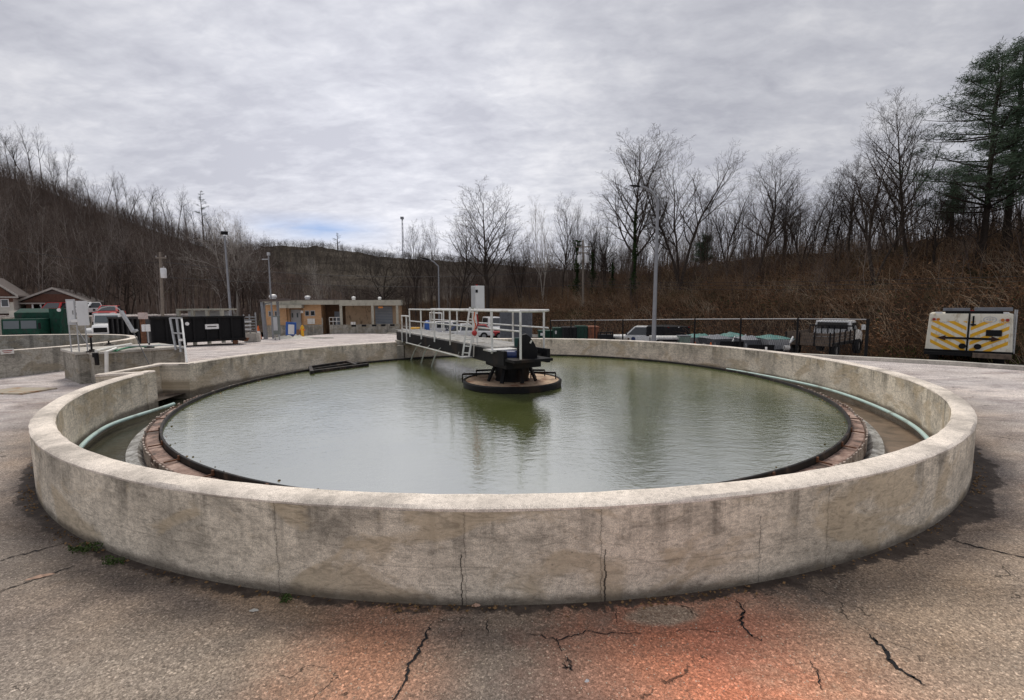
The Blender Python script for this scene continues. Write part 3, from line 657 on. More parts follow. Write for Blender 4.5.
# ladder leaning on the bridge
lad = thing('ladder', 'light aluminium ladder leaning up against the bridge handrail', 'ladder', P(470, 356, 9.2))
lo = P(470, 356, 9.2)
la = [(P(462.5, 355.5, 8.95)-lo, P(470, 307, 9.0)-lo), (P(469, 356, 8.85)-lo, P(477, 308, 8.95)-lo)]
for a, c in la: MB().bar(a, c, .034).build('side_rail', 'alum', lad)
for k in range(7):
    t = .06+k*.14; MB().bar(la[0][0].lerp(la[0][1], t), la[1][0].lerp(la[1][1], t), .018).build('rung', 'alum', lad)
MB().box(P(469, 357, 9.2)-lo, (.36, .22, .03), .5).build('foot_plate', 'galv', lad)
MB().bar(P(474, 345, 9.0)-lo, P(473.5, 357, 9.0)-lo, .022).build('brace', 'alum', lad)
# red life buoy float and its strap
lb = P(474.5, 333, 8.75); bu = thing('rescue_float', 'bright red rescue float hanging from the bridge handrail', 'rescue float', lb)
MB().lathe([(.001, -.055), (.035, -.045), (.052, -.01), (.05, .02), (.03, .045), (.001, .055)], 16).build('float_ball', 'red', bu, smooth=True)
MB().tube([(0, 0, .05), (.02, .02, .16), (-.01, .0, .27), (.01, 0, .40)], .010, 6).build('rope', 'orange', bu)
MB().tube([(.05, .02, .36), (.07, .02, .18), (.03, .02, .08)], .016, 6).build('strap', 'lamp_red', bu)
# centre drive
CD = Vector((0.0, 8.97, .06)); dr = thing('centre_drive', 'black centre drive unit standing on a rusty round pan under the bridge end', 'clarifier drive', CD)
MB().lathe([(.001, .145), (.92, .150)], 48).build('pan', 'rustlight', dr)
MB().lathe([(.915, .12), (.92, .165), (.95, .172), (.975, .15), (.965, .05), (.90, .0), (.85, .0)], 64).build('pan_rim', 'blacksteel', dr, smooth=True)
MB().lathe([(.86, -.02), (.9, .02), (.93, .035), (.93, -.03)], 64, a0=R(200), a1=R(330)).build('waterline_crust', 'rustlight', dr)
MB().lathe([(.36, .10), (.32, .20), (.34, .26), (.34, .44), (.33, .46), (.30, .46)], 24).build('turntable', 'blacksteel', dr, smooth=True)
g = MB()
for k in range(8):
    a = R(22+45*k); c, s_ = math.cos(a), math.sin(a); g.bar((.30*c, .30*s_, .56), (.50*c, .50*s_, .15), .07, .045)
g.build('cage_struts', 'blacksteel', dr, bevel=.006)
g = MB(); g.lathe([(.30, .46), (.52, .46), (.52, .53), (.30, .53)], 8); g.build('cage_ring', 'blacksteel', dr)
for (x, y, ln, rz_) in [(-.72, -.02, .52, .10), (.62, .10, .5, -.2), (.45, .45, .45, -.1), (-.5, .5, .5, .25)]:
    q = Matrix.Rotation(rz_, 3, 'Z') @ Vector((1, 0, 0)); c = Vector((x, y, .27)); g = MB().bar(c-q*ln/2, c+q*ln/2, .035).bar(c-q*ln/2-Vector((0, 0, .17)), c-q*ln/2, .022).bar(c+q*ln/2-Vector((0, 0, .17)), c+q*ln/2, .022); g.build('guard_bar', 'blacksteel', dr)
# drive platform and motor
pf = MB(); cc_ = B(7.12, 4.05, .72)-CD; pf.box(cc_, (.78, .85, .05), math.atan2(BN.y, BN.x)); pf.build('platform', 'blacksteel', dr, bevel=.008)
pf = MB(); pf.box(B(7.5, 4.10, .60)-CD, (.72, .75, .12), math.atan2(BN.y, BN.x)); pf.build('platform_frame', 'blacksteel', dr)
mc = P(526, 358, 8.15)-CD; mc.z = .73-CD.z+.0
outl = [(-.17, 0), (.19, 0), (.21, .12), (.15, .27), (.06, .40), (0, .44), (-.07, .42), (-.13, .33), (-.16, .18)]
g = MB(); g.prism([(x, z) for x, z in outl], -.11, .11); g.v = [(x+mc.x, y+mc.y, z+mc.z) for x, y, z in g.v]; g.build('chain_guard', 'black', dr, bevel=.02, smooth=True)
MB().box((mc.x+.085, mc.y-.114, mc.z+.30), (.03, .006, .06), rot=Matrix.Rotation(.5, 3, 'Y')).build('guard_label', 'dirtywhite', dr)
g = MB().cyl((mc.x-.24, mc.y+.02, mc.z+.05), .085, .22, 18, axis='X'); g.box((mc.x-.24, mc.y+.02, mc.z-.02), (.20, .16, .06)); g.build('motor', 'darkblue', dr, smooth=True)
MB().cyl((mc.x-.14, mc.y+.05, mc.z+.28), .07, .16, 18).build('gear_motor', simple('dark_teal_paint', (.02, .06, .055), .4), dr, smooth=True)
MB().box((mc.x-.46, mc.y+.25, mc.z+.13), (.55, .34, .03), .5).build('cover_plate', 'alum', dr)

# ------------------------------------------------------------------ second tank, valve box and things on it
t2c = Vector((-17.2, 12.8, 0)); t2 = thing('settling_tank', 'second low round concrete tank at the far left behind the valve box', 'water tank', t2c)
MB().lathe([(5.2, -.9), (5.2, .64), (5.19, .655), (5.01, .655), (5.0, .64), (5.0, -.6)], 200).build('wall', 'conc', t2, smooth=True)
MB().lathe([(5.195, .652), (5.18, .662), (5.02, .662), (5.005, .652)], 200).build('coping', 'conc_top', t2, smooth=True)
MB().lathe([(.01, .1), (5.0, .1)], 64).build('tank_water', 'chwater', t2)
sg = t2c; pw = P(6, 351.5, 11.1); dd = (pw-Vector((t2c.x, t2c.y, pw.z))).normalized(); pw2 = Vector((t2c.x, t2c.y, 0))+dd*5.225; 
sgn = thing('warning_sign', 'small pale warning sign fixed on the outer wall of the left tank', 'sign', (pw2.x, pw2.y, pw.z), math.atan2(dd.y, dd.x)+math.pi/2)
MB().box((0, 0, 0), (.24, .012, .12)).build('sign_plate', 'dirtywhite', sgn)
MB().box((0, -.008, .02), (.18, .004, .016)).box((0, -.008, -.02), (.14, .004, .012)).build('sign_lettering', 'lamp_red', sgn)

vb_c = [P(94, 354, 9.95), P(184, 346.2, 11.3)]
A_ = Vector((vb_c[0].x, vb_c[0].y)); Bb = Vector((vb_c[1].x, vb_c[1].y)); dx = (Bb-A_); lenx = dx.length; rzb = math.atan2(dx.y, dx.x)
vb = thing('valve_box', 'raised rectangular concrete valve box left of the big tank', 'concrete chamber', (A_.x, A_.y, 0), rzb)
DEP = 1.9
MB().span((-.02, 0, -.1), (lenx, DEP, .66)).build('box_wall', 'conc', vb)
MB().span((-.05, -.03, .66), (lenx+.03, DEP+.03, .715)).build('top_slab', 'conc_slab', vb, bevel=.01)
MB().span((-.20, .38, -.1), (-.02, DEP, .655)).build('side_block', 'conc', vb)
MB().span((-.23, .35, .655), (-.051, DEP+.03, .710)).build('side_slab', 'conc_slab', vb, bevel=.01)
def on_box(name, label, cat, px, py, z=.715): p = G(px, py, z); return thing(name, label, cat, p)
# double grey cabinet
c1 = G(80, 351.5, .715); cabl = thing('electrical_cabinet', 'tall grey double electrical cabinet on posts at the left end of the valve box', 'electrical cabinet', c1, R(38))
cabl.scale = (.62, .62, .90)
MB().box((-.13, .10, .97), (.22, .28, .62)).build('case', 'cabinet', cabl, bevel=.008)
MB().box((.17, .0, .94), (.30, .22, .60)).build('case', 'cabinet_light', cabl, bevel=.008)
MB().box((-.13, -.045, .99), (.17, .01, .5)).build('door', 'cabinet_light', cabl)
MB().box((-.08, -.055, .96), (.012, .02, .10)).build('handle', 'black', cabl)
MB().box((-.06, -.075, .76), (.16, .08, .07)).build('socket_box', 'white', cabl, bevel=.006)
for (x, y) in ((-.22, 0), (-.02, .02), (.2, .05)): MB().bar((x, y, 0), (x, y, .68), .035).build('leg', 'galv', cabl)
MB().bar((-.02, .02, .55), (.32, .05, .0), .02).build('brace', 'galv', cabl)
# valve stems
for (px, py, lab) in ((92, 352, 'black valve stem with a flanged foot near the cabinet'), (109, 345.5, 'low black valve flange in the middle of the valve box top'), (149.5, 348, 'black valve flange at the right end of the valve box')):
    v = on_box('valve', lab, 'valve', px, py); hh = .28 if px == 92 else .07
    MB().lathe([(.001, 0), (.10, 0), (.10, .02), (.05, .035), (.045, .06), (.001, .06)], 16).build('flange', 'blacksteel', v)
    MB().cyl((0, 0, .05+hh/2), .018, hh, 8).build('stem', 'blacksteel', v)
    if px == 92: MB().cyl((0, 0, .34), .035, .03, 12).build('nut', 'rust', v)
v = on_box('steel_plate', 'thin steel bar lying across the valve flange', 'steel bar', 150, 345.5, .80); MB().box((0, 0, 0), (.95, .12, .02), .2).build('plate', 'galv', v)
# hose and pvc pipes
h_ = [G(x, y, .74) for x, y in ((96, 351), (104, 349), (113, 347), (122, 345.5), (131, 344))]; ho = MB().tube([p-h_[0] for p in h_], .028, 8).build('pipe', 'pvc', None, loc=h_[0], smooth=True); tag(ho, 'white plastic pipe lying across the valve box top', 'pipe')
h_ = [G(x, y, .735) for x, y in ((110, 350.5), (116, 351), (121, 349), (129, 347.3), (138, 346), (147, 346.5), (160, 345))]; ho = MB().tube([p-h_[0] for p in h_], .02, 8).build('garden_hose', 'hose', None, loc=h_[0], smooth=True); tag(ho, 'green hose trailing over the valve box top', 'hose')
dp = G(106.5, 351, .74); q = G(106.5, 382, .0); q.y = dp.y = 9.9; dpv = [P(106.5, 352, 9.86)+Vector((0, .25, .05)), P(106.5, 351.5, 9.86), P(106.8, 383, 9.86)]
ho = MB().tube([p-dpv[0] for p in dpv], .035, 10).build('drain_pipe', 'pvc', None, loc=dpv[0], smooth=True); tag(ho, 'white plastic drain pipe running down the front of the valve box', 'pipe')
rg_ = P(97, 362, 9.86); ho = MB().box((0, 0, .04), (.07, .05, .22), .3).box((-.02, 0, .15), (.10, .06, .10)).build('rag', 'blacksteel', None, loc=rg_, bevel=.015); tag(ho, 'dark rag hanging over the front edge of the valve box', 'rag')
# davit crane
dv0 = G(140, 346, .715); dv = thing('davit_crane', 'small grey davit arm with a slanting cable over the valve box', 'crane', dv0)
MB().bar(P(121, 311, 11.2)-dv0, P(133.5, 332, 11.2)-dv0, .075, .06).build('arm', 'galv', dv, bevel=.01)
MB().bar(P(133.5, 332, 11.2)-dv0, P(137, 330, 11.2)-dv0, .06, .05).build('winch', 'galv', dv)
MB().tube([P(x, y, 11.2)-dv0 for x, y in ((97, 311), (101, 308), (108, 306.3), (114, 306.5), (119, 309), (122, 313))], .012, 6).build('hoop', 'galv', dv)
MB().tube([P(133.5, 332, 11.2)-dv0, P(149, 364, 9.6)-dv0], .010, 6).build('cable', 'wire', dv)
# steel ladder at the tank
lf = G(180, 363, .58); sl = thing('steel_ladder', 'galvanised steel access ladder between the valve box and the big tank', 'ladder', lf)
pl = {'a': P(170.5, 318.5, 10.6), 'b': P(182, 318, 10.6), 'c': P(176, 348, 10.4), 'd': P(186.5, 362, 9.9)}
for a, c in ((P(170, 318, 10.6), P(176, 350, 10.5)), (P(176.5, 318, 10.6), P(181, 352, 10.5)), (P(181.5, 318, 10.5), P(187, 363, 9.6))): MB().bar(a-lf, c-lf, .035).build('side_rail', 'galv', sl)
for t0_, t1_ in (((170, 318), (182, 318)), ((172.5, 333), (184, 333.5)), ((175, 347), (185.5, 348))): MB().bar(P(*t0_, 10.55)-lf, P(*t1_, 10.4)-lf, .03).build('rung', 'galv', sl)
MB().box(P(181, 340, 10.4)-lf, (.08, .04, .05)).build('bracket', 'white', sl)
# meter post
mp0 = P(147, 345, 14.5); mz = gz(mp0.x, mp0.y); mpst = thing('meter_post', 'rusty brown post carrying small pale meter boxes beside the black skip', 'utility post', (mp0.x, mp0.y, mz))
tz = P(146, 312, 14.5).z-mz
MB().bar((-.08, 0, 0), (-.08, 0, tz), .10, .1).build('post', 'rust', mpst)
MB().box((.02, -.09, tz-.12), (.24, .1, .2)).build('meter_box', simple('faded_pink_box', (.58, .47, .44), .6), mpst, bevel=.01)
MB().box((.02, -.09, tz-.50), (.09, .08, .22)).box((.15, -.09, tz-.50), (.09, .08, .22)).build('meter_box', 'white', mpst, bevel=.01)
MB().tube([(.1, -.05, tz-.6), (.1, -.05, 0)], .02, 6).build('conduit', 'galv', mpst)
# hatch slab
hq = G(19, 391.5, .0); hs = thing('hatch_slab', 'flat pale concrete hatch slab with rust stains set in the pavement', 'hatch', (hq.x, hq.y, 0), R(-6))
MB().box((0, 0, .012), (1.0, .62, .035)).build('slab', simple('rust_stained_concrete', (.40, .35, .27), .9, 0, .3, 4, (.30, .17, .09)), hs, bevel=.008)
# ------------------------------------------------------------------ trees
def px_of(x, y): return 512+458.2*x/y
def gnd(x, y):
    z = gz(x, y)
    if s_of(x, y) > 10.5: z = max(z, bankz(l_of(x, y), s_of(x, y)))
    px = px_of(x, y)
    if px < 440 and y > 50: z = max(z, hillz(px, y))
    if y > 130 and 120 < px < 780: z = max(z, hillc(px, y))
    return z
def grow(seed, nl1=14, nl2=6, nl3=4, nl4=0, up=.5, start=.3, spread=.8, r0=.018, wig=.06, fork=0, l1=.5, ft=.22, segs=(9, 6, 4, 2, 1)):
    """unit-height bare tree: list of (points, radii, level)"""
    g = random.Random(seed); out = []
    def branch(p, d, ln, r, lev, nseg):
        pts = [p.copy()]; rs = [r]; q = p.copy(); dd = d.copy()
        for i in range(nseg):
            dd = (dd + Vector((g.gauss(0, 1), g.gauss(0, 1), g.gauss(0, .6)))*wig*(1 if lev == 0 else 1.7) + Vector((0, 0, (0, up*.22, up*.16, up*.1, up*.1)[lev]))).normalized()
            q = q + dd*(ln/nseg); pts.append(q.copy()); rs.append(max(r*(1-(i+1)/nseg*(.90 if lev == 0 else .78)), .00035))
        out.append((pts, rs, lev)); return pts, rs
    def at(pts, rs, t):
        f = t*(len(pts)-1); i = min(int(f), len(pts)-2); u = f-i
        return pts[i].lerp(pts[i+1], u), rs[i]*(1-u)+rs[i+1]*u, (pts[i+1]-pts[i]).normalized()
    cnt = [nl1, nl2, nl3, nl4]
    def kids(pts, rs, ln, lev):
        if lev > 4 or cnt[lev-1] == 0: return
        n = cnt[lev-1]; a0 = g.uniform(0, 6.28)
        for k in range(n):
            lo_ = start if lev == 1 else .15
            t = lo_+(1-lo_)*((k+g.random())/n)*.98; p, r, d = at(pts, rs, t)
            a = a0+k*2.4+g.uniform(-.5, .5); o_ = d.orthogonal().normalized(); o_ = Matrix.Rotation(a, 3, d) @ o_
            ang = g.uniform(.75, 1.15)*(spread if lev == 1 else .72)
            nd = (d*math.cos(ang)+o_*math.sin(ang)).normalized()
            bl = ln*(l1*g.uniform(.75, 1.15)*(1.25-.85*t) if lev == 1 else g.uniform(.36, .62)*(1.1-.55*t))
            P2, R2 = branch(p, nd, bl, min(r*.66, bl*.022), lev, segs[lev])
            kids(P2, R2, bl, lev+1)
    if fork:
        for k in range(fork):
            a = 2*math.pi*k/fork+g.random(); tl = g.uniform(.6, 1.2)*ft; d = Vector((math.cos(a)*tl, math.sin(a)*tl, 1)).normalized()
            P1, R1 = branch(Vector((0, 0, 0)), d, g.uniform(.8, .98), r0*g.uniform(.6, .85), 0, segs[0]); kids(P1, R1, 1., 1)
    else:
        P1, R1 = branch(Vector((0, 0, 0)), Vector((g.gauss(0, .03), g.gauss(0, .03), 1)).normalized(), 1., r0, 0, segs[0]); kids(P1, R1, 1., 1)
    return out
def to_arrays(brs, sides=(6, 4, 3, 3, 3), rscale=1.):
    V = []; Fq = []; o = 0
    for pts, rs, lev in brs:
        n = sides[lev]; m = len(pts); up = None
        for i, p in enumerate(pts):
            t = (pts[min(i+1, m-1)]-pts[max(i-1, 0)]).normalized()
            if up is None: up = t.orthogonal().normalized()
            u = (up-t*up.dot(t)).normalized(); up = u; q = t.cross(u)
            for k in range(n): a = 2*math.pi*k/n; w_ = p+(u*math.cos(a)+q*math.sin(a))*rs[i]*rscale; V.append((w_.x, w_.y, w_.z))
        for i in range(m-1):
            for k in range(n): Fq.append((o+i*n+k, o+i*n+(k+1) % n, o+(i+1)*n+(k+1) % n, o+(i+1)*n+k))
        o += n*m
    return np.array(V, np.float32), np.array(Fq, np.int32)
def tree_proto(seed, mat, **k):
    brs = grow(seed, **k); mats = mat
    tv, tf = to_arrays([b_ for b_ in brs if b_[2] == 0], (8, 4, 3, 3, 3)); cv, cf = to_arrays([b_ for b_ in brs if b_[2] > 0])
    root = thing('bare_tree', '', ''); a = np_mesh('trunk', tv, tf, mats, root, smooth=True); c = np_mesh('crown', cv, cf, mats, root); return root
protos = {}
def inst_tree(key, px, top, D, label, rz=0., sxy=1., lean=(0, 0), group=None, base=None):
    p = P(px, 300, D); z = gnd(p.x, p.y) if base is None else base; Ht = P(px, top, D).z-z
    pr = protos[key]
    if not pr.get('used'): o = pr['root']; pr['used'] = True
    else: o = copy_tree(pr['root'])
    o.location = (p.x, p.y, z-.1); o.scale = (Ht*sxy, Ht*sxy, Ht); o.rotation_euler = (lean[0], lean[1], rz)
    tag(o, label, 'tree', group or 'bare winter trees'); 
    if group is None and 'group' in o: del o['group']
    return o
kinds = {
 'vase': dict(seed=11, mat='bark', nl1=22, nl2=9, nl3=6, nl4=3, up=.55, start=.30, spread=.72, r0=.013, wig=.06, l1=.46),
 'vase2': dict(seed=29, mat='bark', nl1=20, nl2=9, nl3=6, nl4=3, up=.5, start=.26, spread=.80, r0=.012, wig=.07, l1=.46),
 'fork': dict(seed=5, mat='bark', nl1=13, nl2=8, nl3=5, nl4=3, up=.5, start=.30, spread=.70, r0=.014, wig=.07, fork=3, l1=.40, ft=.24),
 'gnarl': dict(seed=17, mat='bark_dark', nl1=13, nl2=8, nl3=5, nl4=3, up=.15, start=.22, spread=.95, r0=.015, wig=.15, fork=2, l1=.46, ft=.3),
 'pale': dict(seed=23, mat='bark_pale', nl1=13, nl2=7, nl3=5, nl4=2, up=.40, start=.22, spread=.80, r0=.015, wig=.12, fork=2, l1=.42),
 'ridgeA': dict(seed=31, mat='bark_dark', nl1=13, nl2=6, nl3=5, nl4=2, up=.45, start=.45, spread=.75, r0=.012, wig=.06, l1=.36),
 'ridgeB': dict(seed=37, mat='bark_dark', nl1=11, nl2=7, nl3=5, nl4=2, up=.45, start=.52, spread=.85, r0=.012, wig=.08, l1=.42),
 'ridgeC': dict(seed=41, mat='bark_dark', nl1=10, nl2=6, nl3=5, nl4=2, up=.4, start=.38, spread=.75, r0=.011, wig=.08, fork=2, l1=.36, ft=.18),
}
for k_, v_ in kinds.items():
    v2 = dict(v_); protos[k_] = {'root': tree_proto(v2.pop('seed'), v2.pop('mat'), **v2)}
T = inst_tree
T('vase', 487, 203, 58, 'broad fan-shaped bare tree rising right behind the bridge cabinet', .3, 1.5)
T('vase2', 459, 222, 64, 'slender bare tree just left of the fan-shaped tree behind the bridge', 1.2, 1.)
T('pale', 543, 198, 62, 'pale slender bare tree standing between the bridge tree and the utility pole', 2.1, .55)
T('fork', 520, 228, 66, 'small twiggy bare tree low behind the bridge rail end', .9, .8)
T('vase', 632, 152, 46, 'tall bare tree with spreading crown left of the tall street lamp', 1.9, 1.3)
T('fork', 679, 146, 47, 'tallest many-stemmed bare tree right of the tall street lamp', 0., 1.15)
T('vase2', 706, 196, 49, 'thin bare tree tucked behind the right side of the many-stemmed tree', 2.6, .55)
T('vase2', 757, 172, 44, 'rounded bare tree midway between street lamp and pine', .4, 1.4)
T('gnarl', 604, 218, 56, 'crooked dark bare tree left of the tall spreading tree', 1.1, .7)
T('fork', 800, 192, 42, 'low twiggy tree above the flatbed truck', 2.2, 1.1)
T('gnarl', 834, 190, 40, 'bushy dark bare tree above the right of the flatbed truck', .2, .7)
T('fork', 872, 136, 33, 'leaning bare tree with dense twigs left of the pine', 1.3, 1.1, (0, R(4)))
T('vase', 905, 108, 34, 'tall bare tree leaning right towards the pine', 2.9, 1.0, (0, R(8)))
T('gnarl', 930, 178, 31, 'dark crooked tree at the foot of the pine', .7, .8)
T('gnarl', 968, 168, 30, 'dark crooked tree with low limbs right below the pine crown', 2.4, .9)
T('gnarl', 1012, 170, 29, 'dark crooked tree at the right edge of the view', 1.5, .9)
T('pale', 236, 206, 66, 'white-limbed sycamore rising behind the lamp post left of the brick building', .5, 1.1)
T('pale', 250, 214, 68, 'thinner white-limbed sycamore just right of the larger sycamore', 2.5, .55)
T('pale', 321, 256, 60, 'small white-stemmed tree standing behind the brick building', 1.7, .5)
T('gnarl', 384, 248, 58, 'dark wide-limbed bare tree behind the right end of the brick building', 2.0, 1.0)
T('gnarl', 128, 246, 60, 'dark round-crowned bare tree on the lower slope behind the house', 1.0, .9)
T('vase2', 432, 232, 70, 'bare tree left of the bridge above the curved street lamp', .1, .6)
T('vase', 577, 214, 60, 'straight thin bare tree behind the utility pole with transformers', 1.0, .45)
T('fork', 725, 186, 50, 'many-stemmed bare tree just left of the rounded tree on the bank', 2.2, 1.0)
T('vase', 781, 188, 47, 'bare tree immediately right of the rounded tree on the bank', 1.1, 1.2)
T('vase2', 818, 182, 45, 'bare tree directly above the flatbed truck cab', .8, 1.2)
T('vase', 846, 168, 42, 'bare tree between the flatbed truck and the leaning tree', 2.8, 1.1)
T('gnarl', 888, 158, 38, 'dark bare tree filling the gap left of the tall tree beside the pine', 1.9, .9)
T('vase', 655, 196, 53, 'bare tree directly behind the tall street lamp', 2.0, 1.0)
T('fork', 595, 210, 60, 'bare tree right of the utility pole with transformers', 1.7, .8)
T('vase2', 562, 208, 62, 'bare tree left of the utility pole with transformers', .4, .9)
T('vase', 415, 236, 72, 'bare tree below the radio mast on the skyline', .9, .8)
rr = random.Random(8)
ridge_spec = [(3, 110), (16, 122), (29, 124), (46, 128), (55, 126), (65, 140), (77, 145), (24, 138), (90, 172), (100, 170), (113, 172), (125, 164), (136, 176), (150, 184), (160, 186), (172, 187), (183, 186), (192, 194), (200, 200), (38, 134), (215, 206), (142, 190), (108, 184), (70, 150), (226, 210), (246, 222), (268, 230)]
for i, (px, top) in enumerate(ridge_spec):
    D = ridgeD(px)-rr.uniform(0, 5); k_ = ['ridgeA', 'ridgeB', 'ridgeC'][i % 3]
    T(k_, px, top, D, 'small bare tree in the row along the ridge of the left hill', rr.uniform(0, 6), rr.uniform(.55, .9), group='bare trees along the left ridge')
rr = random.Random(18)
for i in range(26):
    px = 8+i*9.6+rr.uniform(-3, 3); top = interp(RIDGE_L, px)-rr.uniform(12, 30); D = ridgeD(px)-rr.uniform(-4, 8)
    T(['ridgeA', 'ridgeB', 'ridgeC'][i % 3], px, top, D, 'small bare tree in the row along the ridge of the left hill', rr.uniform(0, 6), rr.uniform(.6, 1.), group='bare trees along the left ridge')

# woodland that reads as one mass
def lowtree(seed, n1, n2, n3, **k):
    return to_arrays(grow(seed, nl1=n1, nl2=n2, nl3=n3, **k), (4, 3, 3, 3, 3))
LT = [lowtree(100+i, 10, 4, 3, segs=(6, 4, 2, 1, 1), up=.4, start=.36, spread=.85, r0=.008+.0015*(i % 3), wig=.08, l1=.36) for i in range(8)]
LB = [lowtree(140+i, 6, 4, 3, segs=(4, 3, 2, 1, 1), up=.1, start=.05, spread=.9, r0=.010, wig=.16, fork=3, l1=.5, ft=.55) for i in range(5)]
def scatter(name, mat, specs, label, cat, templ):
    Vs = []; Fs = []; o = 0
    for (x, y, z, h, sx, rz, k) in specs:
        v, f = templ[k % len(templ)]; c, s_ = math.cos(rz), math.sin(rz)
        q = np.stack([(v[:, 0]*c-v[:, 1]*s_)*h*sx+x, (v[:, 0]*s_+v[:, 1]*c)*h*sx+y, v[:, 2]*h+z], 1); Vs.append(q); Fs.append(f+o); o += len(v)
    ob_ = np_mesh(name, np.concatenate(Vs), np.concatenate(Fs), mat); tag(ob_, label, cat, kind='stuff'); return ob_
rr = random.Random(3)
def sp_px(n, pxr, Dr, hr, sxr=(.5, 1.), dens=None, zt=None):
    out = []
    for i in range(n):
        px = rr.uniform(*pxr); D = Dr(px) if callable(Dr) else rr.uniform(*Dr); x = P(px, 300, D).x; z = gnd(x, D)
        out.append((x, D, z-.2, rr.uniform(*hr), rr.uniform(*sxr), rr.uniform(0, 6.28), rr.randrange(8)))
    return out
left = []
for i in range(1500):
    px = rr.uniform(-40, 270); t = rr.random()**.9*.97; D = 54+(ridgeD(px)-54)*t; x = P(px, 300, D).x
    left.append((x, D, gnd(x, D)-.2, rr.uniform(7.5, 11.5)*(1-.45*sstep(.70, .95, t)), rr.uniform(.6, 1.), rr.uniform(0, 6.28), rr.randrange(8)))
for i in range(750):
    px = rr.uniform(-40, 290); D = ridgeD(px)*rr.uniform(.90, 1.03); x = P(px, 300, D).x
    left.append((x, D, gnd(x, D)-.3, rr.uniform(2.6, 6.2), rr.uniform(.8, 1.5), rr.uniform(0, 6.28), rr.randrange(8)))
scatter('woodland', 'woods', left, 'dark leafless woodland covering the steep left hillside', 'woodland', LT)
pw = []
for i in range(260):
    px = rr.uniform(-30, 265); D = 55+(ridgeD(px)-55)*rr.random()**1.1*.92; x = P(px, 300, D).x; pw.append((x, D, gnd(x, D)-.2, rr.uniform(8, 12), rr.uniform(.5, .8), rr.uniform(0, 6.28), rr.randrange(8)))
for i in range(120):
    px = rr.uniform(255, 640); D = rr.uniform(62, 108); x = P(px, 300, D).x; pw.append((x, D, gnd(x, D)-.2, rr.uniform(5, 8.5), rr.uniform(.5, .8), rr.uniform(0, 6.28), rr.randrange(8)))
M_['woods_pale'] = bark('pale_woodland_bark', [(.30, (0.144, 0.12, 0.108)), (.5, (0.228, 0.1979, 0.18)), (.70, (0.36, 0.324, 0.288))], .2)
scatter('woodland', 'woods_pale', pw, 'paler grey trunks showing among the dark woodland on the left and behind the building', 'woodland', LT)
farw = sp_px(1900, (180, 560), lambda px: 150+200*rr.random()**.55, (3.5, 6.5), (1.3, 2.2)) + sp_px(200, (500, 780), (150, 330), (6, 9)) + sp_px(600, (180, 560), (315, 352), (3.5, 6.5), (1.2, 2.4)) + sp_px(900, (190, 520), (220, 330), (4.5, 7), (1.3, 2.4))
scatter('woodland', 'woods_far', farw, 'leafless woodland covering the low rounded hill in the centre distance', 'woodland', LT)
midw = sp_px(330, (215, 420), (62, 120), (4.5, 7.5), (.6, 1.)) + sp_px(330, (400, 640), (62, 112), (6., 9.5), (.5, .95))
scatter('woodland', 'woods', midw, 'belt of leafless trees behind the brick building and the bridge', 'woodland', LT)
bk = []
for i in range(2300):
    l = rr.uniform(-22, 92); s = rr.uniform(17, 62) if i % 3 else rr.uniform(33, 46); x, y = kp(l, s)
    if y < 8 or px_of(x, y) < 430: continue
    bk.append((x, y, bankz(l, s)-.2, (rr.uniform(2.6, 5.8) if i % 3 else rr.uniform(4, 7.6))*(.55+.45*sstep(15, 34, s)), rr.uniform(.6, 1.1), rr.uniform(0, 6.28), rr.randrange(8)))
scatter('woodland', 'woods', bk, 'thin leafless trees covering the top of the bank behind the fence', 'woodland', LT)
br_ = []
for i in range(1100):
    l = rr.uniform(-18, 85); s = rr.uniform(13, 48); x, y = kp(l, s)
    if y < 8: continue
    br_.append((x, y, bankz(l, s)-.1, rr.uniform(.9, 2.6)*(.5+.6*sstep(13, 22, s)), rr.uniform(.7, 1.3), rr.uniform(0, 6.28), rr.randrange(5)))
scatter('brushwood', 'cane', br_, 'tangle of brown brush shrubs growing over the bank', 'brush', LB)
tk = []
for i in range(900):
    l = rr.uniform(-22, 90); s = rr.uniform(24, 60); x, y = kp(l, s)
    if y < 8 or px_of(x, y) < 470: continue
    tk.append((x, y, bankz(l, s)-.2, rr.uniform(2.2, 4.8), rr.uniform(.5, .9), rr.uniform(0, 6.28), rr.randrange(5)))
scatter('thicket', 'woods', tk, 'dense dark leafless thicket along the top of the bank on the right', 'thicket', LB)
# arching canes and vines
def canes(n, seed):
    g = random.Random(seed); V = []; Fq = []; o = 0
    for i in range(n):
        l = g.uniform(-18, 88); s = 12.4+g.random()**1.3*22; x, y = kp(l, s)
        if y < 8: continue
        z = bankz(l, s); ln = g.uniform(.8, 2.8); a = g.uniform(0, 6.28); r_ = g.uniform(.006, .016); pts = []
        tilt = g.uniform(.2, 1.3); dx_, dy_ = math.cos(a), math.sin(a)
        for k in range(5):
            t = k/4; pts.append((x+dx_*ln*t*tilt, y+dy_*ln*t*tilt, z-.05+ln*(t*(1.2-t*tilt*.75))))
        for k, p in enumerate(pts):
            q = r_*(1-k*.18)
            V += [(p[0]-q, p[1], p[2]), (p[0]+q*.5, p[1]+q, p[2]), (p[0]+q*.5, p[1]-q*.4, p[2]+q)]
        for k in range(4):
            for j in range(3): Fq.append((o+k*3+j, o+k*3+(j+1) % 3, o+(k+1)*3+(j+1) % 3, o+(k+1)*3+j))
        o += 15
    return V, Fq
V, Fq = canes(24000, 5); tag(np_mesh('bramble', V, Fq, 'cane'), 'arching dry brown canes and vines matted over the lower bank', 'brush', kind='stuff')
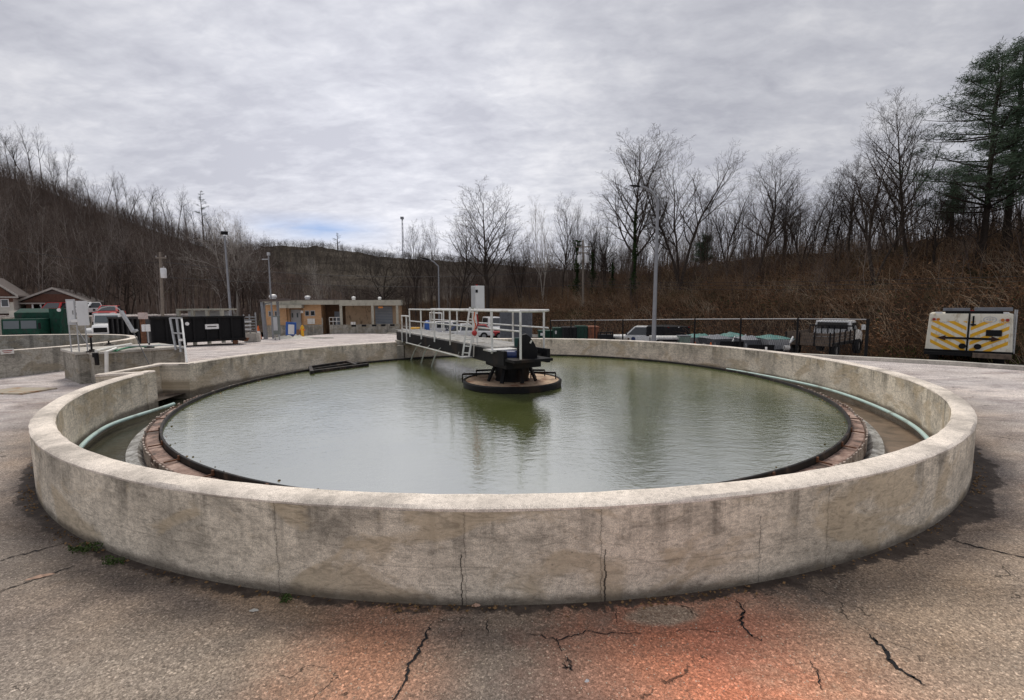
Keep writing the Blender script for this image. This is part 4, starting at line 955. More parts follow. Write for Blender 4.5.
def leaves(name, mat, pts, size, seed, label, cat, kind='stuff', flat=.6, parent=None, asp=.5):
    g = np.random.default_rng(seed); n = len(pts); c = np.array(pts, np.float32)
    a = g.normal(size=(n, 3)); a[:, 2] *= flat; a /= np.linalg.norm(a, axis=1)[:, None]; b_ = g.normal(size=(n, 3)); b_ -= (b_*a).sum(1)[:, None]*a; b_ /= np.linalg.norm(b_, axis=1)[:, None]
    s_ = size*g.uniform(.5, 1.3, n)[:, None]; V = np.stack([c-a*s_, c+b_*s_*asp, c+a*s_, c-b_*s_*asp], 1).reshape(-1, 3); Fq = np.arange(4*n).reshape(n, 4)
    o = np_mesh(name, V, Fq, mat, parent)
    if label: tag(o, label, cat, kind=kind)
    return o
pts = []
for i in range(60000):
    l = rr.uniform(-18, 88); s = 12.3+rr.random()**1.2*26; x, y = kp(l, s)
    if y < 8: continue
    w_ = mnoise.noise((x*.35, y*.35, 3)); 
    if w_ < -.22: continue
    pts.append((x, y, bankz(l, s)+rr.random()**2*(.6+1.8*max(0, w_+.2))))
leaves('dry_leaves', 'dryleaf', pts, .085, 3, 'rust brown dead leaves and bracken clinging across the bank', 'leaf litter')
pts = []
for i in range(26000):
    l = rr.uniform(-4, 88); s = 12.3+abs(rr.gauss(0, 3.2)); x, y = kp(l, s)
    if y < 8 or mnoise.noise((x*.25, y*.25, 6)) < -.25: continue
    pts.append((x, y, bankz(l, s)+rr.random()**1.5*1.3))
M_['bracken'] = bark('red_brown_bracken', [(.32, (0.072, 0.036, 0.0216)), (.5, (0.144, 0.0744, 0.0432)), (.68, (0.24, 0.144, 0.09))], .5)
leaves('bracken', 'bracken', pts, .075, 23, 'reddish brown dead bracken along the foot of the bank', 'bracken')
pts = []
for i in range(9000):
    l = rr.uniform(-16, 60); s = 13+rr.random()*16; x, y = kp(l, s)
    if y < 8 or mnoise.noise((x*.2, y*.2, 8)) < .12: continue
    pts.append((x, y, bankz(l, s)+rr.random()*.9))
leaves('evergreen_undergrowth', 'ivy', pts, .07, 9, 'dark green evergreen undergrowth patches within the bank brush', 'undergrowth')
# grass verge behind the service truck
pts = []; V = []; Fq = []
for i in range(9000):
    l = rr.uniform(-14, 6); s = rr.uniform(10.2, 14.0); x, y = kp(l, s)
    if y < 8: continue
    z = bankz(l, s) if s > 10.5 else gz(x, y)+.02; h = rr.uniform(.06, .2); a = rr.uniform(0, 3.14); q = .02; j = rr.uniform(-.08, .08); o = len(V)
    V += [(x-q*math.cos(a), y-q*math.sin(a), z), (x+q*math.cos(a), y+q*math.sin(a), z), (x+j, y+j, z+h)]; Fq.append((o, o+1, o+2))
tag(np_mesh('grass', V, Fq, 'grass'), 'strip of short green grass at the foot of the bank behind the service truck', 'grass', kind='stuff')
# ivy on the tall tree and on the utility pole group
def ivy(px, y0, y1, D, w0, n, label, seed):
    g = random.Random(seed); base = P(px, y1, D); o = thing('ivy_clad_tree', label, 'tree', (base.x, base.y, gnd(base.x, base.y))); oz = o.location.z
    H_ = P(px, y0, D).z-oz; Hb = base.z-oz
    MB().tube([(0, 0, 0), (.1, .1, H_*.5), (0, .1, H_)], [.14, .10, .04], 6).build('trunk', 'bark_dark', o)
    pts = []
    for k in range(n):
        t = g.random(); z = Hb*.6+(H_-Hb*.6)*t; r_ = w0*(1-.5*t)*(.6+.5*math.sin(t*17+seed))*abs(g.gauss(.5, .35)); a = g.uniform(0, 6.28); pts.append((r_*math.cos(a), r_*math.sin(a), z))
    leaves('ivy', 'ivy', pts, .13, seed, None, None, parent=o); return o
ivy(577, 240, 300, 57, .95, 1500, 'dark ivy-covered trunk immediately left of the utility pole with transformers', 4)
ivy(592, 252, 300, 58, .8, 900, 'dark ivy-covered trunk immediately right of the utility pole with transformers', 6)
ivy(634, 212, 290, 45.6, .42, 900, 'ivy-covered stem climbing inside the tall spreading tree left of the lamp', 5)
ivy(612, 262, 300, 55, .6, 500, 'slim ivy-covered trunk left of the tall spreading tree', 7)
# pines
def pine(px, top, D, seed, label, rad_, start=.25, n=34, clump=34, base=None, trunk_r=.20, asym=0.):
    g = random.Random(seed); p = P(px, 300, D); z0 = gnd(p.x, p.y) if base is None else base; H_ = P(px, top, D).z-z0
    o = thing('pine_tree', label, 'tree', (p.x, p.y, z0-.1)); tr = MB(); tr.tube([(g.gauss(0, .01)*i, g.gauss(0, .01)*i, H_*i/8) for i in range(9)], [trunk_r*(1-.105*i) for i in range(9)], 8); tr.build('trunk', 'bark_dark', o, smooth=True)
    lm = MB(); pts = []
    for i in range(n):
        t = start+(1-start)*(i+g.random())/n; z = H_*t; a = g.uniform(0, 6.28); tq = (t-start)/(1-start); prof_ = min(1., .72+tq*1.4)*(1-tq)**.62+.10
        ln = rad_*prof_*g.uniform(.55, 1.1)*(1+asym*(-math.cos(a)))
        if ln < .3: ln = .3
        d = Vector((math.cos(a), math.sin(a), 0)); br = [Vector((0, 0, z))+d*ln*u+Vector((0, 0, ln*(.10*u+.16*u*u)-.04*ln)) for u in (0, .35, .7, 1.)]
        lm.tube(br, [.05*ln/rad_+.02, .035*ln/rad_+.012, .02, .008], 5, caps=False)
        for k in range(int(5+clump*ln/rad_/2)):
            u = g.uniform(.30, 1.05); c = br[0].lerp(br[3], u) if u < 1 else br[3]; c = c+Vector((0, 0, ln*.08*(u-.5)))
            side = Vector((-d.y, d.x, 0))*g.gauss(0, .16*ln*(1.1-u*.4)); cc_ = c+side+Vector((0, 0, g.gauss(.05, .07)))
            e_ = c+side*.1; lm.tube([e_, cc_], [.012, .006], 3, caps=False)
            for q in range(19):
                pts.append((cc_.x+g.gauss(0, .22), cc_.y+g.gauss(0, .22), cc_.z+g.gauss(.07, .09)))
    lm.build('limbs', 'bark_dark', o)
    leaves('needles', 'needle', pts, .16, seed, None, None, flat=.7, parent=o, asp=.085); return o
pine(978, 52, 30, 2, 'left of the two tall green pines at the right edge, with the longer low boughs', 4.3, .25, 92, 40, asym=.30)
pine(1000, 40, 31, 3, 'right and taller of the two tall green pines at the right edge', 4.0, .27, 82, 38, trunk_r=.22)
pine(208, 191, 165, 5, 'lone dark pine standing above the bare trees on the left ridge', 3.2, .55, 16, 20, trunk_r=.3)
pine(340, 233, 335, 6, 'lone dark tree standing on the far rounded hill', 4.0, .35, 16, 20, trunk_r=.5)
pine(703, 236, 52, 7, 'small dark evergreen behind the many-stemmed bare tree on the bank', 1.3, .3, 24, 26)
pine(945, 186, 38, 8, 'dark young evergreen behind the trees left of the pines', 1.3, .3, 22, 22)

# ------------------------------------------------------------------ poles and wires
def lamp(name, label, px, base_y, top_y, D, topx, arm=None, r0=.09, r1=.05, base=None, head='cobra'):
    bz = gz(P(px, base_y, D).x, D) if base is None else base; b0 = P(px, base_y, D); b0.z = bz; o = thing(name, label, 'street lamp', b0)
    tp = P(topx, top_y, D)-b0; ln = [Vector((0, 0, 0)).lerp(tp, i/6) for i in range(7)]
    MB().tube(ln, [r0+(r1-r0)*i/6 for i in range(7)], 10).build('pole', 'steelpole', o, smooth=True)
    MB().cyl((0, 0, .03), r0*2, .06, 12).build('base_flange', 'steelpole', o)
    if arm:
        pts = [P(x, y, D)-b0 for x, y in arm]; MB().tube([tp*.995]+pts, [r1, r1*.9]+[r1*.8]*(len(pts)-1), 8).build('arm', 'steelpole', o, smooth=True)
        e_ = pts[-1]; dr_ = (pts[-1]-pts[-2]).normalized()
        g = MB(); u_ = .06*D/22; g.tube([e_-dr_*u_, e_+dr_*u_*2, e_+dr_*u_*6, e_+dr_*u_*8], [u_*.6, u_*1.3, u_*1.4, u_*.4], 8); g.v = [(x, y, e_.z+(z-e_.z)*.6) for x, y, z in g.v]; h = g.build('lamp_head', 'black', o, smooth=True)
        MB().box(e_+dr_*u_*3.5-Vector((0, 0, u_*.65)), (u_*3, u_*1.5, u_*.2)).build('lens', 'lens', h)
    return o
lamp('street_lamp', 'tall grey street lamp with curved arm standing beyond the far rim of the tank', 653.5, 345, 200, 20, 658, [(652, 192), (645, 187.5), (640, 186.5)], .10, .055)
lamp('street_lamp', 'pale street lamp with its arm bent left behind the bridge landing', 439, 318, 266, 52, 438.5, [(434, 262), (430, 260)], .12, .07)
l1 = lamp('light_pole', 'slender grey pole topped by a small floodlight behind the black skip', 231.5, 322, 236, 36, 224.5, None, .11, .06); tag(l1, cat='light pole')
tp = P(224.5, 233, 36)-l1.location; MB().box(tp, (.45, .2, .25), .4).build('floodlight', 'black', l1, bevel=.02)
MB().bar(tp-Vector((.5, 0, .35)), tp-Vector((-.15, 0, .35)), .06).build('crossarm', 'galv', l1)
l2 = lamp('light_pole', 'slender grey pole with a short left arm beside the brick building', 273, 334, 256, 38, 268.5, None, .09, .05); tag(l2, cat='light pole')
tp = P(268.5, 254, 38)-l2.location; MB().cyl(tp, .13, .26, 12).build('lamp_head', 'galv', l2); MB().bar(tp-Vector((.55, 0, .42)), tp-Vector((0, 0, .42)), .07).build('arm', 'galv', l2)
def upole(label, px, top, D, r_, arms, trs, base_y=320):
    b0 = P(px, base_y, D); b0.z = gnd(b0.x, D); o = thing('utility_pole', label, 'utility pole', b0); tp = P(px-2 if px < 200 else px, top, D)-b0
    MB().tube([(0, 0, -.2), tp*.5, tp], [r_, r_*.85, r_*.65], 10).build('pole', 'polewood', o, smooth=True)
    for (y, w_) in arms: c = P(px, y, D)-b0; MB().box((c.x, c.y-.12, c.z), (w_, .09, .11)).build('crossarm', 'polewood', o); [MB().cyl((c.x+q, c.y-.12, c.z+.12), .04, .14, 8).build('insulator', 'insul', o) for q in (-w_*.45, w_*.45)]
    for (x, y) in trs:
        c = P(x, y, D-.35)-b0; t_ = MB().lathe([(.001, -.42), (.20, -.42), (.22, -.38), (.22, .34), (.17, .42), (.001, .44)], 18, c=c).build('transformer', 'cabinet_light', o, smooth=True); MB().cyl(c+Vector((.05, 0, .5)), .035, .14, 8).build('bushing', 'insul', t_)
    return o
upole('weathered utility pole with one pale transformer in front of the left hillside', 162, 252, 40, .14, [(258, .9)], [(163.5, 273)])
upole('utility pole carrying two pale transformers behind the skips', 583, 240, 50, .14, [(247, 1.6), (253, 1.2)], [(579.5, 259), (586.5, 259)], 330)
def wire(label, a, c, sag, r_=.012, n=24):
    a, c = Vector(a), Vector(c); pts = [a.lerp(c, i/n)-Vector((0, 0, sag*4*(i/n)*(1-i/n))) for i in range(n+1)]
    o = MB().tube([p-a for p in pts], r_, 5).build('power_line', 'wire', None, loc=a); tag(o, label, 'power line', 'overhead power lines')
for k, (y0, y1, lab) in enumerate([(281, 276, 'uppermost overhead wire crossing in front of the right bank'), (283.5, 281, 'second overhead wire from the top in front of the right bank'), (286, 288, 'lowest overhead wire crossing in front of the right bank')]):
    wire(lab, P(583, y0, 49.9), P(1060, y1-1, 22), .25, .012)
wire('overhead wire from the transformer pole passing behind the bridge', P(583, 268, 49.9), P(162, 262, 40.2), 1.1, .018)
wire('lower overhead wire passing in front of the wooded centre hill', P(583, 285, 49.9), P(162, 277, 40.2), .5, .018)
wire('overhead wire running left from the single transformer pole', P(162, 262, 40.2), P(-30, 240, 30), .5, .015)
# radio mast
mb_ = P(403, 248, 345); mt = P(403, 218, 345).z; ms = thing('radio_mast', 'slim lattice radio mast far off on the skyline left of the bridge', 'mast', (mb_.x, 345, mb_.z-6)); Hm = mt-mb_.z+6
g = MB(); 
for k in range(3):
    a = k*2.094; g.bar((.9*math.cos(a), .9*math.sin(a), 0), (.35*math.cos(a), .35*math.sin(a), Hm), .22)
g.build('legs', 'steelpole', ms); g = MB()
for j in range(9):
    z = Hm*j/9; 
    for k in range(3):
        a = k*2.094; c = a+2.094; q = .9-.55*j/9; g.bar((q*math.cos(a), q*math.sin(a), z), (q*math.cos(c), q*math.sin(c), z+Hm/9), .12)
g.build('bracing', 'steelpole', ms); MB().box((0, 0, Hm), (2.2, 2.2, 1.6)).build('antenna_array', 'steelpole', ms)

# ------------------------------------------------------------------ brick building
BD_ = 44.; bx0 = P(267, 334, BD_); bz_ = gz(bx0.x+6, BD_)-.02; bld = thing('brick_building', 'low flat-roofed tan brick building with a recessed loading bay and roof vents', 'building', (bx0.x, BD_, bz_), R(12))
SP = BD_/458.2
def bx(px): return (px-267)*SP
def bzz(py): return P(333, py, BD_).z-bz_
b = NB('tan_brick'); bt = b.n('ShaderNodeTexBrick'); mpv = b.map(b.obj, (1, 1, 1)); sp_ = b.n('ShaderNodeSeparateXYZ'); b.l(mpv, sp_.inputs[0]); cb_ = b.n('ShaderNodeCombineXYZ'); b.l(b.math('ADD', sp_.outputs[0], sp_.outputs[1]), cb_.inputs[0]); b.l(sp_.outputs[2], cb_.inputs[1]); b.l(cb_.outputs[0], bt.inputs[0])
bt.inputs['Color1'].default_value = (.50, .26, .10, 1); bt.inputs['Color2'].default_value = (.62, .34, .15, 1); bt.inputs['Mortar'].default_value = (.42, .37, .30, 1); bt.inputs['Scale'].default_value = 1.; bt.inputs['Brick Width'].default_value = .22; bt.inputs['Row Height'].default_value = .075; bt.inputs['Mortar Size'].default_value = .008
M_['brick'] = b.done(b.mix(.4, bt.outputs[0], b.ramp(b.noise(b.obj, .9, 6, .6), [(.3, .65), (.7, 1.2)]), 'MULTIPLY'), .9)
M_['tanwall'] = simple('tan_render', (.56, .40, .26), .9, 0, .15, 2, (.25, .17, .11))
M_['brownbrick'] = simple('brown_brick_recess', (.16, .095, .055), .9, 0, .3, 3)
M_['fascia'] = simple('stone_fascia', (.42, .40, .33), .85, 0, .15, 2, (.27, .26, .21))
M_['greydoor'] = simple('grey_metal_door', (.44, .45, .46), .5, 0, .1, 4)
M_['rolldoor'] = simple('blue_grey_shutter', (.25, .28, .32), .5, .1, .1, 4)
M_['brickred'] = simple('red_brown_boards', (.11, .052, .035), .85, 0, .3, 5)
M_['trim'] = simple('grey_white_trim', (.38, .36, .33), .7)
M_['shingle'] = simple('grey_brown_shingles', (.105, .085, .078), .9, 0, .3, 4)
M_['cream'] = simple('cream_siding', (.52, .50, .44), .8, 0, .12, 4)
def bspan(name, mat, x0, y0, x1, y1, d0, d1, parent=bld, bevel=0): return MB().span((bx(x0), d0, bzz(y1)), (bx(x1), d1, bzz(y0))).build(name, mat, parent, bevel=bevel)
zb0 = 337
bspan('wall', 'brick', 267, 304, 286, zb0, 0, .3); bspan('wall', 'brick', 286, 304, 288, zb0, .301, .9); bspan('wall', 'brick', 302, 304, 319, zb0, 0, .3); bspan('wall', 'brick', 300, 304, 302, zb0, .301, .9)
bspan('rear_wall', 'brownbrick', 267, 303, 398, zb0, 5, 5.3); bspan('side_wall', 'brick', 267, 304, 268.5, zb0, .31, 5); bspan('side_wall', 'brick', 396, 304, 397.5, zb0, 1.8, 5)
bspan('recess_wall', 'brick', 288, 304, 300, zb0, .9, 1.1); bspan('recess_wall', 'brownbrick', 319, 304, 340, zb0, 2.2, 2.4); bspan('recess_wall', 'tanwall', 340, 304, 397, zb0, 1.7, 1.9)
bspan('recess_side', 'brick', 317.5, 304, 319, zb0, .301, 2.2); bspan('pier', 'fascia', 319.02, 318, 320, 334, -.05, .2)
bspan('roof', 'fascia', 266, 299.8, 338, 304.5, -.6, 5.4); bspan('roof', 'fascia', 338.05, 300.2, 398.5, 305.8, -1.0, 5.45)
bspan('fascia_trim', 'shingle', 265.9, 299.2, 338.1, 299.9, -.65, 5.45); bspan('entrance_canopy', 'fascia', 280, 304.6, 303, 307.8, -1.1, .2)
bspan('base_course', 'conc', 266, 325, 286, zb0, -.12, -.001); bspan('base_course', 'conc', 302, 325, 320, zb0, -.12, -.001)
lw = bspan('low_wall', 'conc', 328, 325, 397, zb0, -1.0, -.75)
for px in (339.5, 370, 394.5): bspan('column', 'fascia', px-1.2, 305.8, px+1.2, 325, -.98, -.75)
for k, px in enumerate((349, 359, 369, 378, 387)): bspan('wall_opening', 'interior', px, 325.2, px+4.5, 327.2, -1.006, -.9)
wd = bspan('doors', 'greydoor', 286.5, 309.5, 297.5, 330, .84, .9)
for px in (289.3, 294.0): bspan('door_window', 'glassgrey', px-.5, 313, px+.9, 317.5, .82, .838).parent = wd
for (a, c) in ((269.5, 273.8), (275, 279.8), (303.5, 307.6), (308.6, 313)):
    wf = bspan('window', 'galv', a, 310.5, c, 316, -.03, .02); bspan('pane', 'glass', a+.5, 311.1, c-.5, 315.4, -.05, -.031).parent = wf
bspan('notice_board', 'dirtywhite', 305.5, 318.7, 312.5, 324.2, -.06, -.001); bspan('door', 'rolldoor', 328, 312, 333.8, 330, 2.14, 2.199)
rd = bspan('roller_door', 'rolldoor', 370.5, 306.8, 388.5, 327, 1.62, 1.699)
g = MB()
for k in range(12): z = bzz(327-k*1.7); g.box((bx(379.5), 1.60, z), (bx(388)-bx(371), .03, .05))
g.build('shutter_slats', 'greydoor', rd)
bspan('wall_lamp', 'lamp_amber', 376, 306.9, 380.5, 308.6, -1.1, -.95); bspan('wall_box', 'dirtywhite', 348.5, 322.3, 353, 325, -1.0, -.8); bspan('wall_box', 'dirtywhite', 299.2, 310.5, 301.8, 313, .0, .3)
for (a, t) in ((302, 332), ):
    g = MB()
    for py in (317.5, 321.5): g.bar((bx(328), -.9, bzz(py)), (bx(338.5), -.9, bzz(py)), .05)
    for px in (328, 331.5, 335): g.bar((bx(px), -.9, bzz(325)), (bx(px), -.9, bzz(317.5)), .05)
    g.build('railing', 'dirtywhite', bld)
for (px, w_, top) in ((271, 3.8, 293.5), (304, 3.0, 295), (349.5, 2.2, 296), (376, 2.0, 296.5)):
    hgt = bzz(top)-bzz(299.5); MB().lathe([(.001, 0), (w_*SP*.8, 0), (w_*SP*.8, hgt*.45), (w_*SP, hgt*.5), (w_*SP*.9, hgt*.85), (w_*SP*.5, hgt), (.001, hgt)], 18, c=(bx(px), 1.2, bzz(299.6))).build('roof_vent', 'white', bld, smooth=True)
# shelter and bits before the building
shp = P(266, 340, 33); shz = gz(shp.x, 33); sh = thing('shelter', 'grey steel-framed open shelter with a thin flat roof left of the brick building', 'shelter', (shp.x, 33, shz), .1); s_ = 33/458.2
def zz(py, D, zb): return P(270, py, D).z-zb
MB().bar((0, 0, 0), (-.1, 0, zz(302, 33, shz)), .30, .18).build('post', 'steelpole', sh); MB().bar((.2, 1.9, 0), (.2, 1.9, zz(301, 33, shz)), .16, .14).build('post', 'steelpole', sh)
MB().box((.55, .7, zz(300, 33, shz)), (1.5, 1.9, .14), rot=Matrix.Rotation(-.05, 3, 'Y')).build('roof', 'shingle', sh); MB().tube([(-.1, 0, 2.0), (.1, 0, zz(302, 33, shz)-.12), (.55, 0, zz(301, 33, shz)-.1)], .05, 6).build('brace', 'steelpole', sh)
ec = P(277.5, 340, 31); e_z = gz(ec.x, 31); eb = thing('electrical_cabinet', 'grey-green electrical panel on posts under the shelter', 'electrical cabinet', (ec.x, 31, e_z)); MB().box((0, 0, 1.0), (.36, .3, 1.25)).build('case', simple('grey_green_paint', (.16, .18, .17), .5), eb, bevel=.02); MB().bar((-.14, 0, 0), (-.14, 0, .4), .06).bar((.14, 0, 0), (.14, 0, .4), .06).build('legs', 'galv', eb)
MB().box((.0, -.155, 1.1), (.28, .012, .9)).build('door', 'cabinet', eb)
bn = P(291.5, 337, 36); bnz = gz(bn.x, 36); ban = thing('banner_stand', 'blue-framed white notice banner standing before the building entrance', 'sign', (bn.x, 36, bnz)); s_ = 36/458.2
hT = P(291, 322, 36).z-bnz; hB = P(291, 335.5, 36).z-bnz; MB().box((0, 0, (hT+hB)/2), (10.5*s_, .06, hT-hB), rot=Matrix.Rotation(.06, 3, 'Y')).build('panel', 'blue', ban, bevel=.02); MB().box((0.03, -.04, (hT+hB)/2-.05), (6.0*s_, .02, (hT-hB)*.72), rot=Matrix.Rotation(.06, 3, 'Y')).build('poster', 'white', ban)
MB().bar((-.3, .1, 0), (-.3, .1, .25), .05).bar((.3, .1, 0), (.3, .1, .25), .05).build('feet', 'galv', ban)
hy = P(302.7, 338, 36); hyz = gz(hy.x, 36); hyd = thing('hydrant', 'yellow fire hydrant right of the blue banner', 'hydrant', (hy.x, 36, hyz)); hH = P(302, 325, 36).z-hyz
MB().lathe([(.001, 0), (.16, 0), (.16, .06), (.11, .07), (.11, hH*.7), (.15, hH*.72), (.15, hH*.78), (.09, hH*.9), (.03, hH), (.001, hH)], 16).build('barrel', 'yellow', hyd, smooth=True); MB().cyl((0, 0, hH*.6), .06, .38, 10, axis='X').build('nozzle', 'orange', hyd)
tp_ = P(295, 341, 33); tz_ = gz(tp_.x, 33); g = MB(); rr = random.Random(2); nx = 24
for i in range(nx):
    for j in range(8): g.v.append(((i/(nx-1)-.5)*3.0, (j/7-.5)*1.2, .22*abs(mnoise.noise((i*.4, j*.5, 1)))*math.sin(math.pi*i/(nx-1))*math.sin(math.pi*j/7)*3))
g.f = [(i*8+j, (i+1)*8+j, (i+1)*8+j+1, i*8+j+1) for i in range(nx-1) for j in range(7)]
tag(g.build('crumpled_sheet', 'cream', None, loc=(tp_.x, 33, tz_+.02), smooth=True), 'crumpled pale plastic sheet lying on the pavement before the shelter', 'plastic sheet')
tp_ = P(318, 339, 33); g = MB().tube([(-.9, .1, .03), (-.4, -.1, .05), (.1, .12, .04), (.5, -.05, .05), (1.1, .05, .03)], .05, 6); tag(g.build('yellow_hose', 'cream', None, loc=(tp_.x, 33, gz(tp_.x, 33))), 'yellowish hose lying on the pavement beside the hydrant', 'hose')
def cone(px, py, D, label, k=1.):
    p = P(px, py, D); z = gz(p.x, D); o = thing('traffic_cone', label, 'traffic cone', (p.x, D, z)); MB().box((0, 0, .02), (.38*k, .38*k, .04)).build('base', 'black', o); MB().lathe([(.15*k, .04), (.03*k, .72*k), (.001, .72*k)], 16).build('cone_body', 'orange', o, smooth=True); MB().lathe([(.105*k, .30*k), (.077*k, .45*k)], 16).build('reflective_band', 'white', o)
cone(258.5, 333, 33, 'orange traffic cone beside the galvanised rack', 1.4)
# galvanised rack on concrete block
gp = P(250, 342, 28); gzv = gz(gp.x, 28); rk = thing('galvanised_rack', 'galvanised panel rack on a concrete block right of the black skip', 'rack', (gp.x, 28, gzv)); s_ = 28/458.2
MB().span((-.35, 0, 0), (.42, .5, P(250, 333, 28).z-gzv)).build('concrete_block', 'conc_slab', rk, bevel=.02); zt = P(250, 314.5, 28).z-gzv; z0_ = P(250, 333, 28).z-gzv
for q in (-.35, .0, .38): MB().bar((q, .1, z0_), (q, .1, zt+(.12 if q > .3 else 0)), .06).build('post', 'galv', rk)
for k in range(6): MB().box((0, .05, z0_+.12+k*.17), (.78, .03, .06)).build('slat', 'galv', rk)
for k in range(3): MB().box((-.1+.02*k, -.0, z0_+.22+k*.24), (.42, .06, .10)).build('white_sign', 'white', rk)
# ------------------------------------------------------------------ skips
def skip(label, pa, pb, D, Da, y_top, y_bot, dep, sticker=True):
    a = P(pa, y_bot, D); c = P(pb, y_bot, Da); d = Vector((c.x-a.x, c.y-a.y)); ln = d.length; z = gz((a.x+c.x)/2, (a.y+c.y)/2)
    o = thing('roll_off_skip', label, 'skip', (a.x, a.y, z), math.atan2(d.y, d.x)); H_ = P(pb, y_top, Da).z-z
    MB().span((0, 0, .28), (ln, .08, H_)).build('side_panel', 'black', o); MB().span((0, dep-.08, .28), (ln, dep, H_)).build('side_panel', 'black', o)
    MB().span((0, .08, .28), (.08, dep-.08, H_)).build('end_panel', 'black', o); MB().span((ln-.08, .08, .28), (ln, dep-.08, H_)).build('end_panel', 'black', o); MB().span((.08, .08, .28), (ln-.08, dep-.08, .36)).build('floor_panel', 'black', o)
    for q in range(int(ln/.55)+1): x = .06+q*(ln-.12)/int(ln/.55); MB().prism([(x-.05, .3), (x+.05, .3), (x+.05, H_-.08), (x-.05, H_-.08)], -.09, -.001).build('rib', 'black', o, bevel=.01)
    MB().span((-.03, -.11, H_-.08), (ln+.03, -.002, H_+.02)).build('top_rail', 'blacksteel', o, bevel=.01); MB().span((-.03, -.10, .22), (ln+.03, -.002, .34)).build('bottom_rail', 'blacksteel', o, bevel=.01)
    for x in (.4, ln-.5): MB().cyl((x, .0, .13), .13, .14, 16, axis='Y').build('roller', 'rust', o)
    MB().prism([(ln-.02, .3), (ln+.28, .3), (ln+.18, .12), (ln-.02, .12)], .2, dep-.2).build('skid', 'rust', o)
    if sticker:
        MB().box((ln*.62, -.105, H_*.66), (.62, .012, .26)).build('sticker', 'white', o, bevel=.03); MB().box((ln*.62, -.113, H_*.66), (.42, .006, .05)).build('sticker_marking', 'black', o)
        MB().cyl((ln*.36, -.10, H_*.78), .09, .02, 14, axis='Y').build('round_sticker', 'white', o)
    return o
skip('large black ribbed roll-off skip with a white sticker left of the brick building', 152, 246, 22.5, 25.5, 316, 349, 2.3)
skip('dark roll-off skip half hidden behind the meter post and the davit', 112, 143, 26, 24.5, 317.5, 347, 2.2, False)
cn = P(208, 318, 29); cz_ = gz(cn.x, 29); eq = thing('screening_frame', 'pale green-white metal frame with dark panels showing above the black skip', 'equipment frame', (cn.x, 29, cz_)); zt = P(208, 309.5, 29).z-cz_; wd_ = 44*29/458.2
MB().box((0, 0, zt), (wd_, 1.6, .10)).build('top_plate', 'fascia', eq)
for q in range(4): MB().bar((-wd_/2+.06+q*(wd_-.12)/3, -.7, 0), (-wd_/2+.06+q*(wd_-.12)/3, -.7, zt-.05), .16).build('upright', 'fascia', eq)
MB().box((0, .1, zt-.35), (wd_-.2, .06, .5)).build('back_panel', 'greydoor', eq)
MB().cyl((.2, -.2, zt+.12), .05, .14, 8).build('top_knob', 'black', eq)

# ------------------------------------------------------------------ houses on the left
def house(label, px0, pxa, px1, ya, ye, yb, D, rz, dep, w_):
    a = P(px0, ye, D); zb_ = P(px0, yb, D).z; o = thing('house', label, 'house', (a.x, D, zb_), rz)
    ze = a.z-zb_; za = P(pxa, ya, D).z-zb_; xa = w_*.5
    # gable boards, roof planes with thickness, white bargeboards
    MB().prism([(.35, ze), (w_-.35, ze), (xa, za-.12)], .25, .4).build('gable', 'brickred', o)
    MB().prism([(xa-(xa)*.33, ze+(za-ze)*.62), (xa+(w_-xa)*.33, ze+(za-ze)*.62), (xa, za-.15)], .22, .249).build('gable_vent_panel', 'shingle', o)
    for (x0, z0, x1, z1) in ((0, ze, xa, za), (w_, ze, xa, za)):
        MB().prism([(x0, z0), (x1, z1), (x1, z1+.14), (x0, z0+.14)], 0, dep).build('roof', 'shingle', o); MB().prism([(x0, z0-.06), (x1, z1-.06), (x1, z1+.16), (x0, z0+.16)], -.06, -.001).build('bargeboard', 'trim', o)
    MB().span((0, -.05, ze-.12), (w_, .1, ze+.02)).build('eave_board', 'trim', o)
    return o, w_, ze, za, xa
hz_b = 317
h1, w1, ze, za, xa = house('low brown house with white trimmed gable and open carport on the left slope', 13, 53, 93, 288, 303, 317, 50, R(32), 8, 6.4)
MB().span((.9, .3, 0), (1.4, 4, ze-.1)).build('wall', 'brickred', h1); MB().span((1.4, 3.8, 0), (w1-.6, 4, ze-.1)).build('carport_back', 'interior', h1)
MB().span((.9, 4.4, 0), (w1-.4, 7.6, ze)).build('wall', 'brickred', h1)
for x in (1.45, 2.1, 4.6, w1-.5): MB().bar((x, .2, 0), (x, .2, ze-.1), .14).build('carport_post', 'white', h1)
h2, w2, ze2, za2, xa2 = house('second brown gabled house cut by the left edge, with a cream wall', -44, -14, 16, 276, 296.5, 314, 46, R(36), 6, 4.3)
MB().span((.6, .5, 0), (w2-.5, 5.6, ze2)).build('wall', 'cream', h2)
wf = MB().span((w2-1.4, .44, .65), (w2-.8, .5, 1.5)).build('window', 'white', h2); MB().span((w2-1.33, .42, .75), (w2-.87, .438, 1.42)).build('pane', 'glass', h2).parent = wf
MB().span((.6, .45, ze2-.55), (w2-.5, .499, ze2-.05)).build('porch_beam', 'brickred', h2)
# retaining wall / terrace
rt0 = P(-30, 335, 44); rt1 = P(118, 335, 46); g = MB(); zt = P(50, 317, 44).z
g.span((rt0.x, 44, -2.2), (rt1.x-1, 44.4, zt)); tag(g.build('retaining_wall', 'conc', None), 'long grey concrete retaining wall below the houses on the left', 'retaining wall')
struct(MB().span((rt0.x-20, 44.4, zt-.5), (rt1.x-1, 62, zt-.03)).build('terrace', 'ground', None))
bt_ = P(12, 310, 47); bs = MB().span((-1.3, 0, 0), (1.3, .2, .62)).build('garden_wall', 'cream', None, loc=(bt_.x+1.5, 46.5, zt)); tag(bs, 'low cream garden wall between the two houses', 'wall')

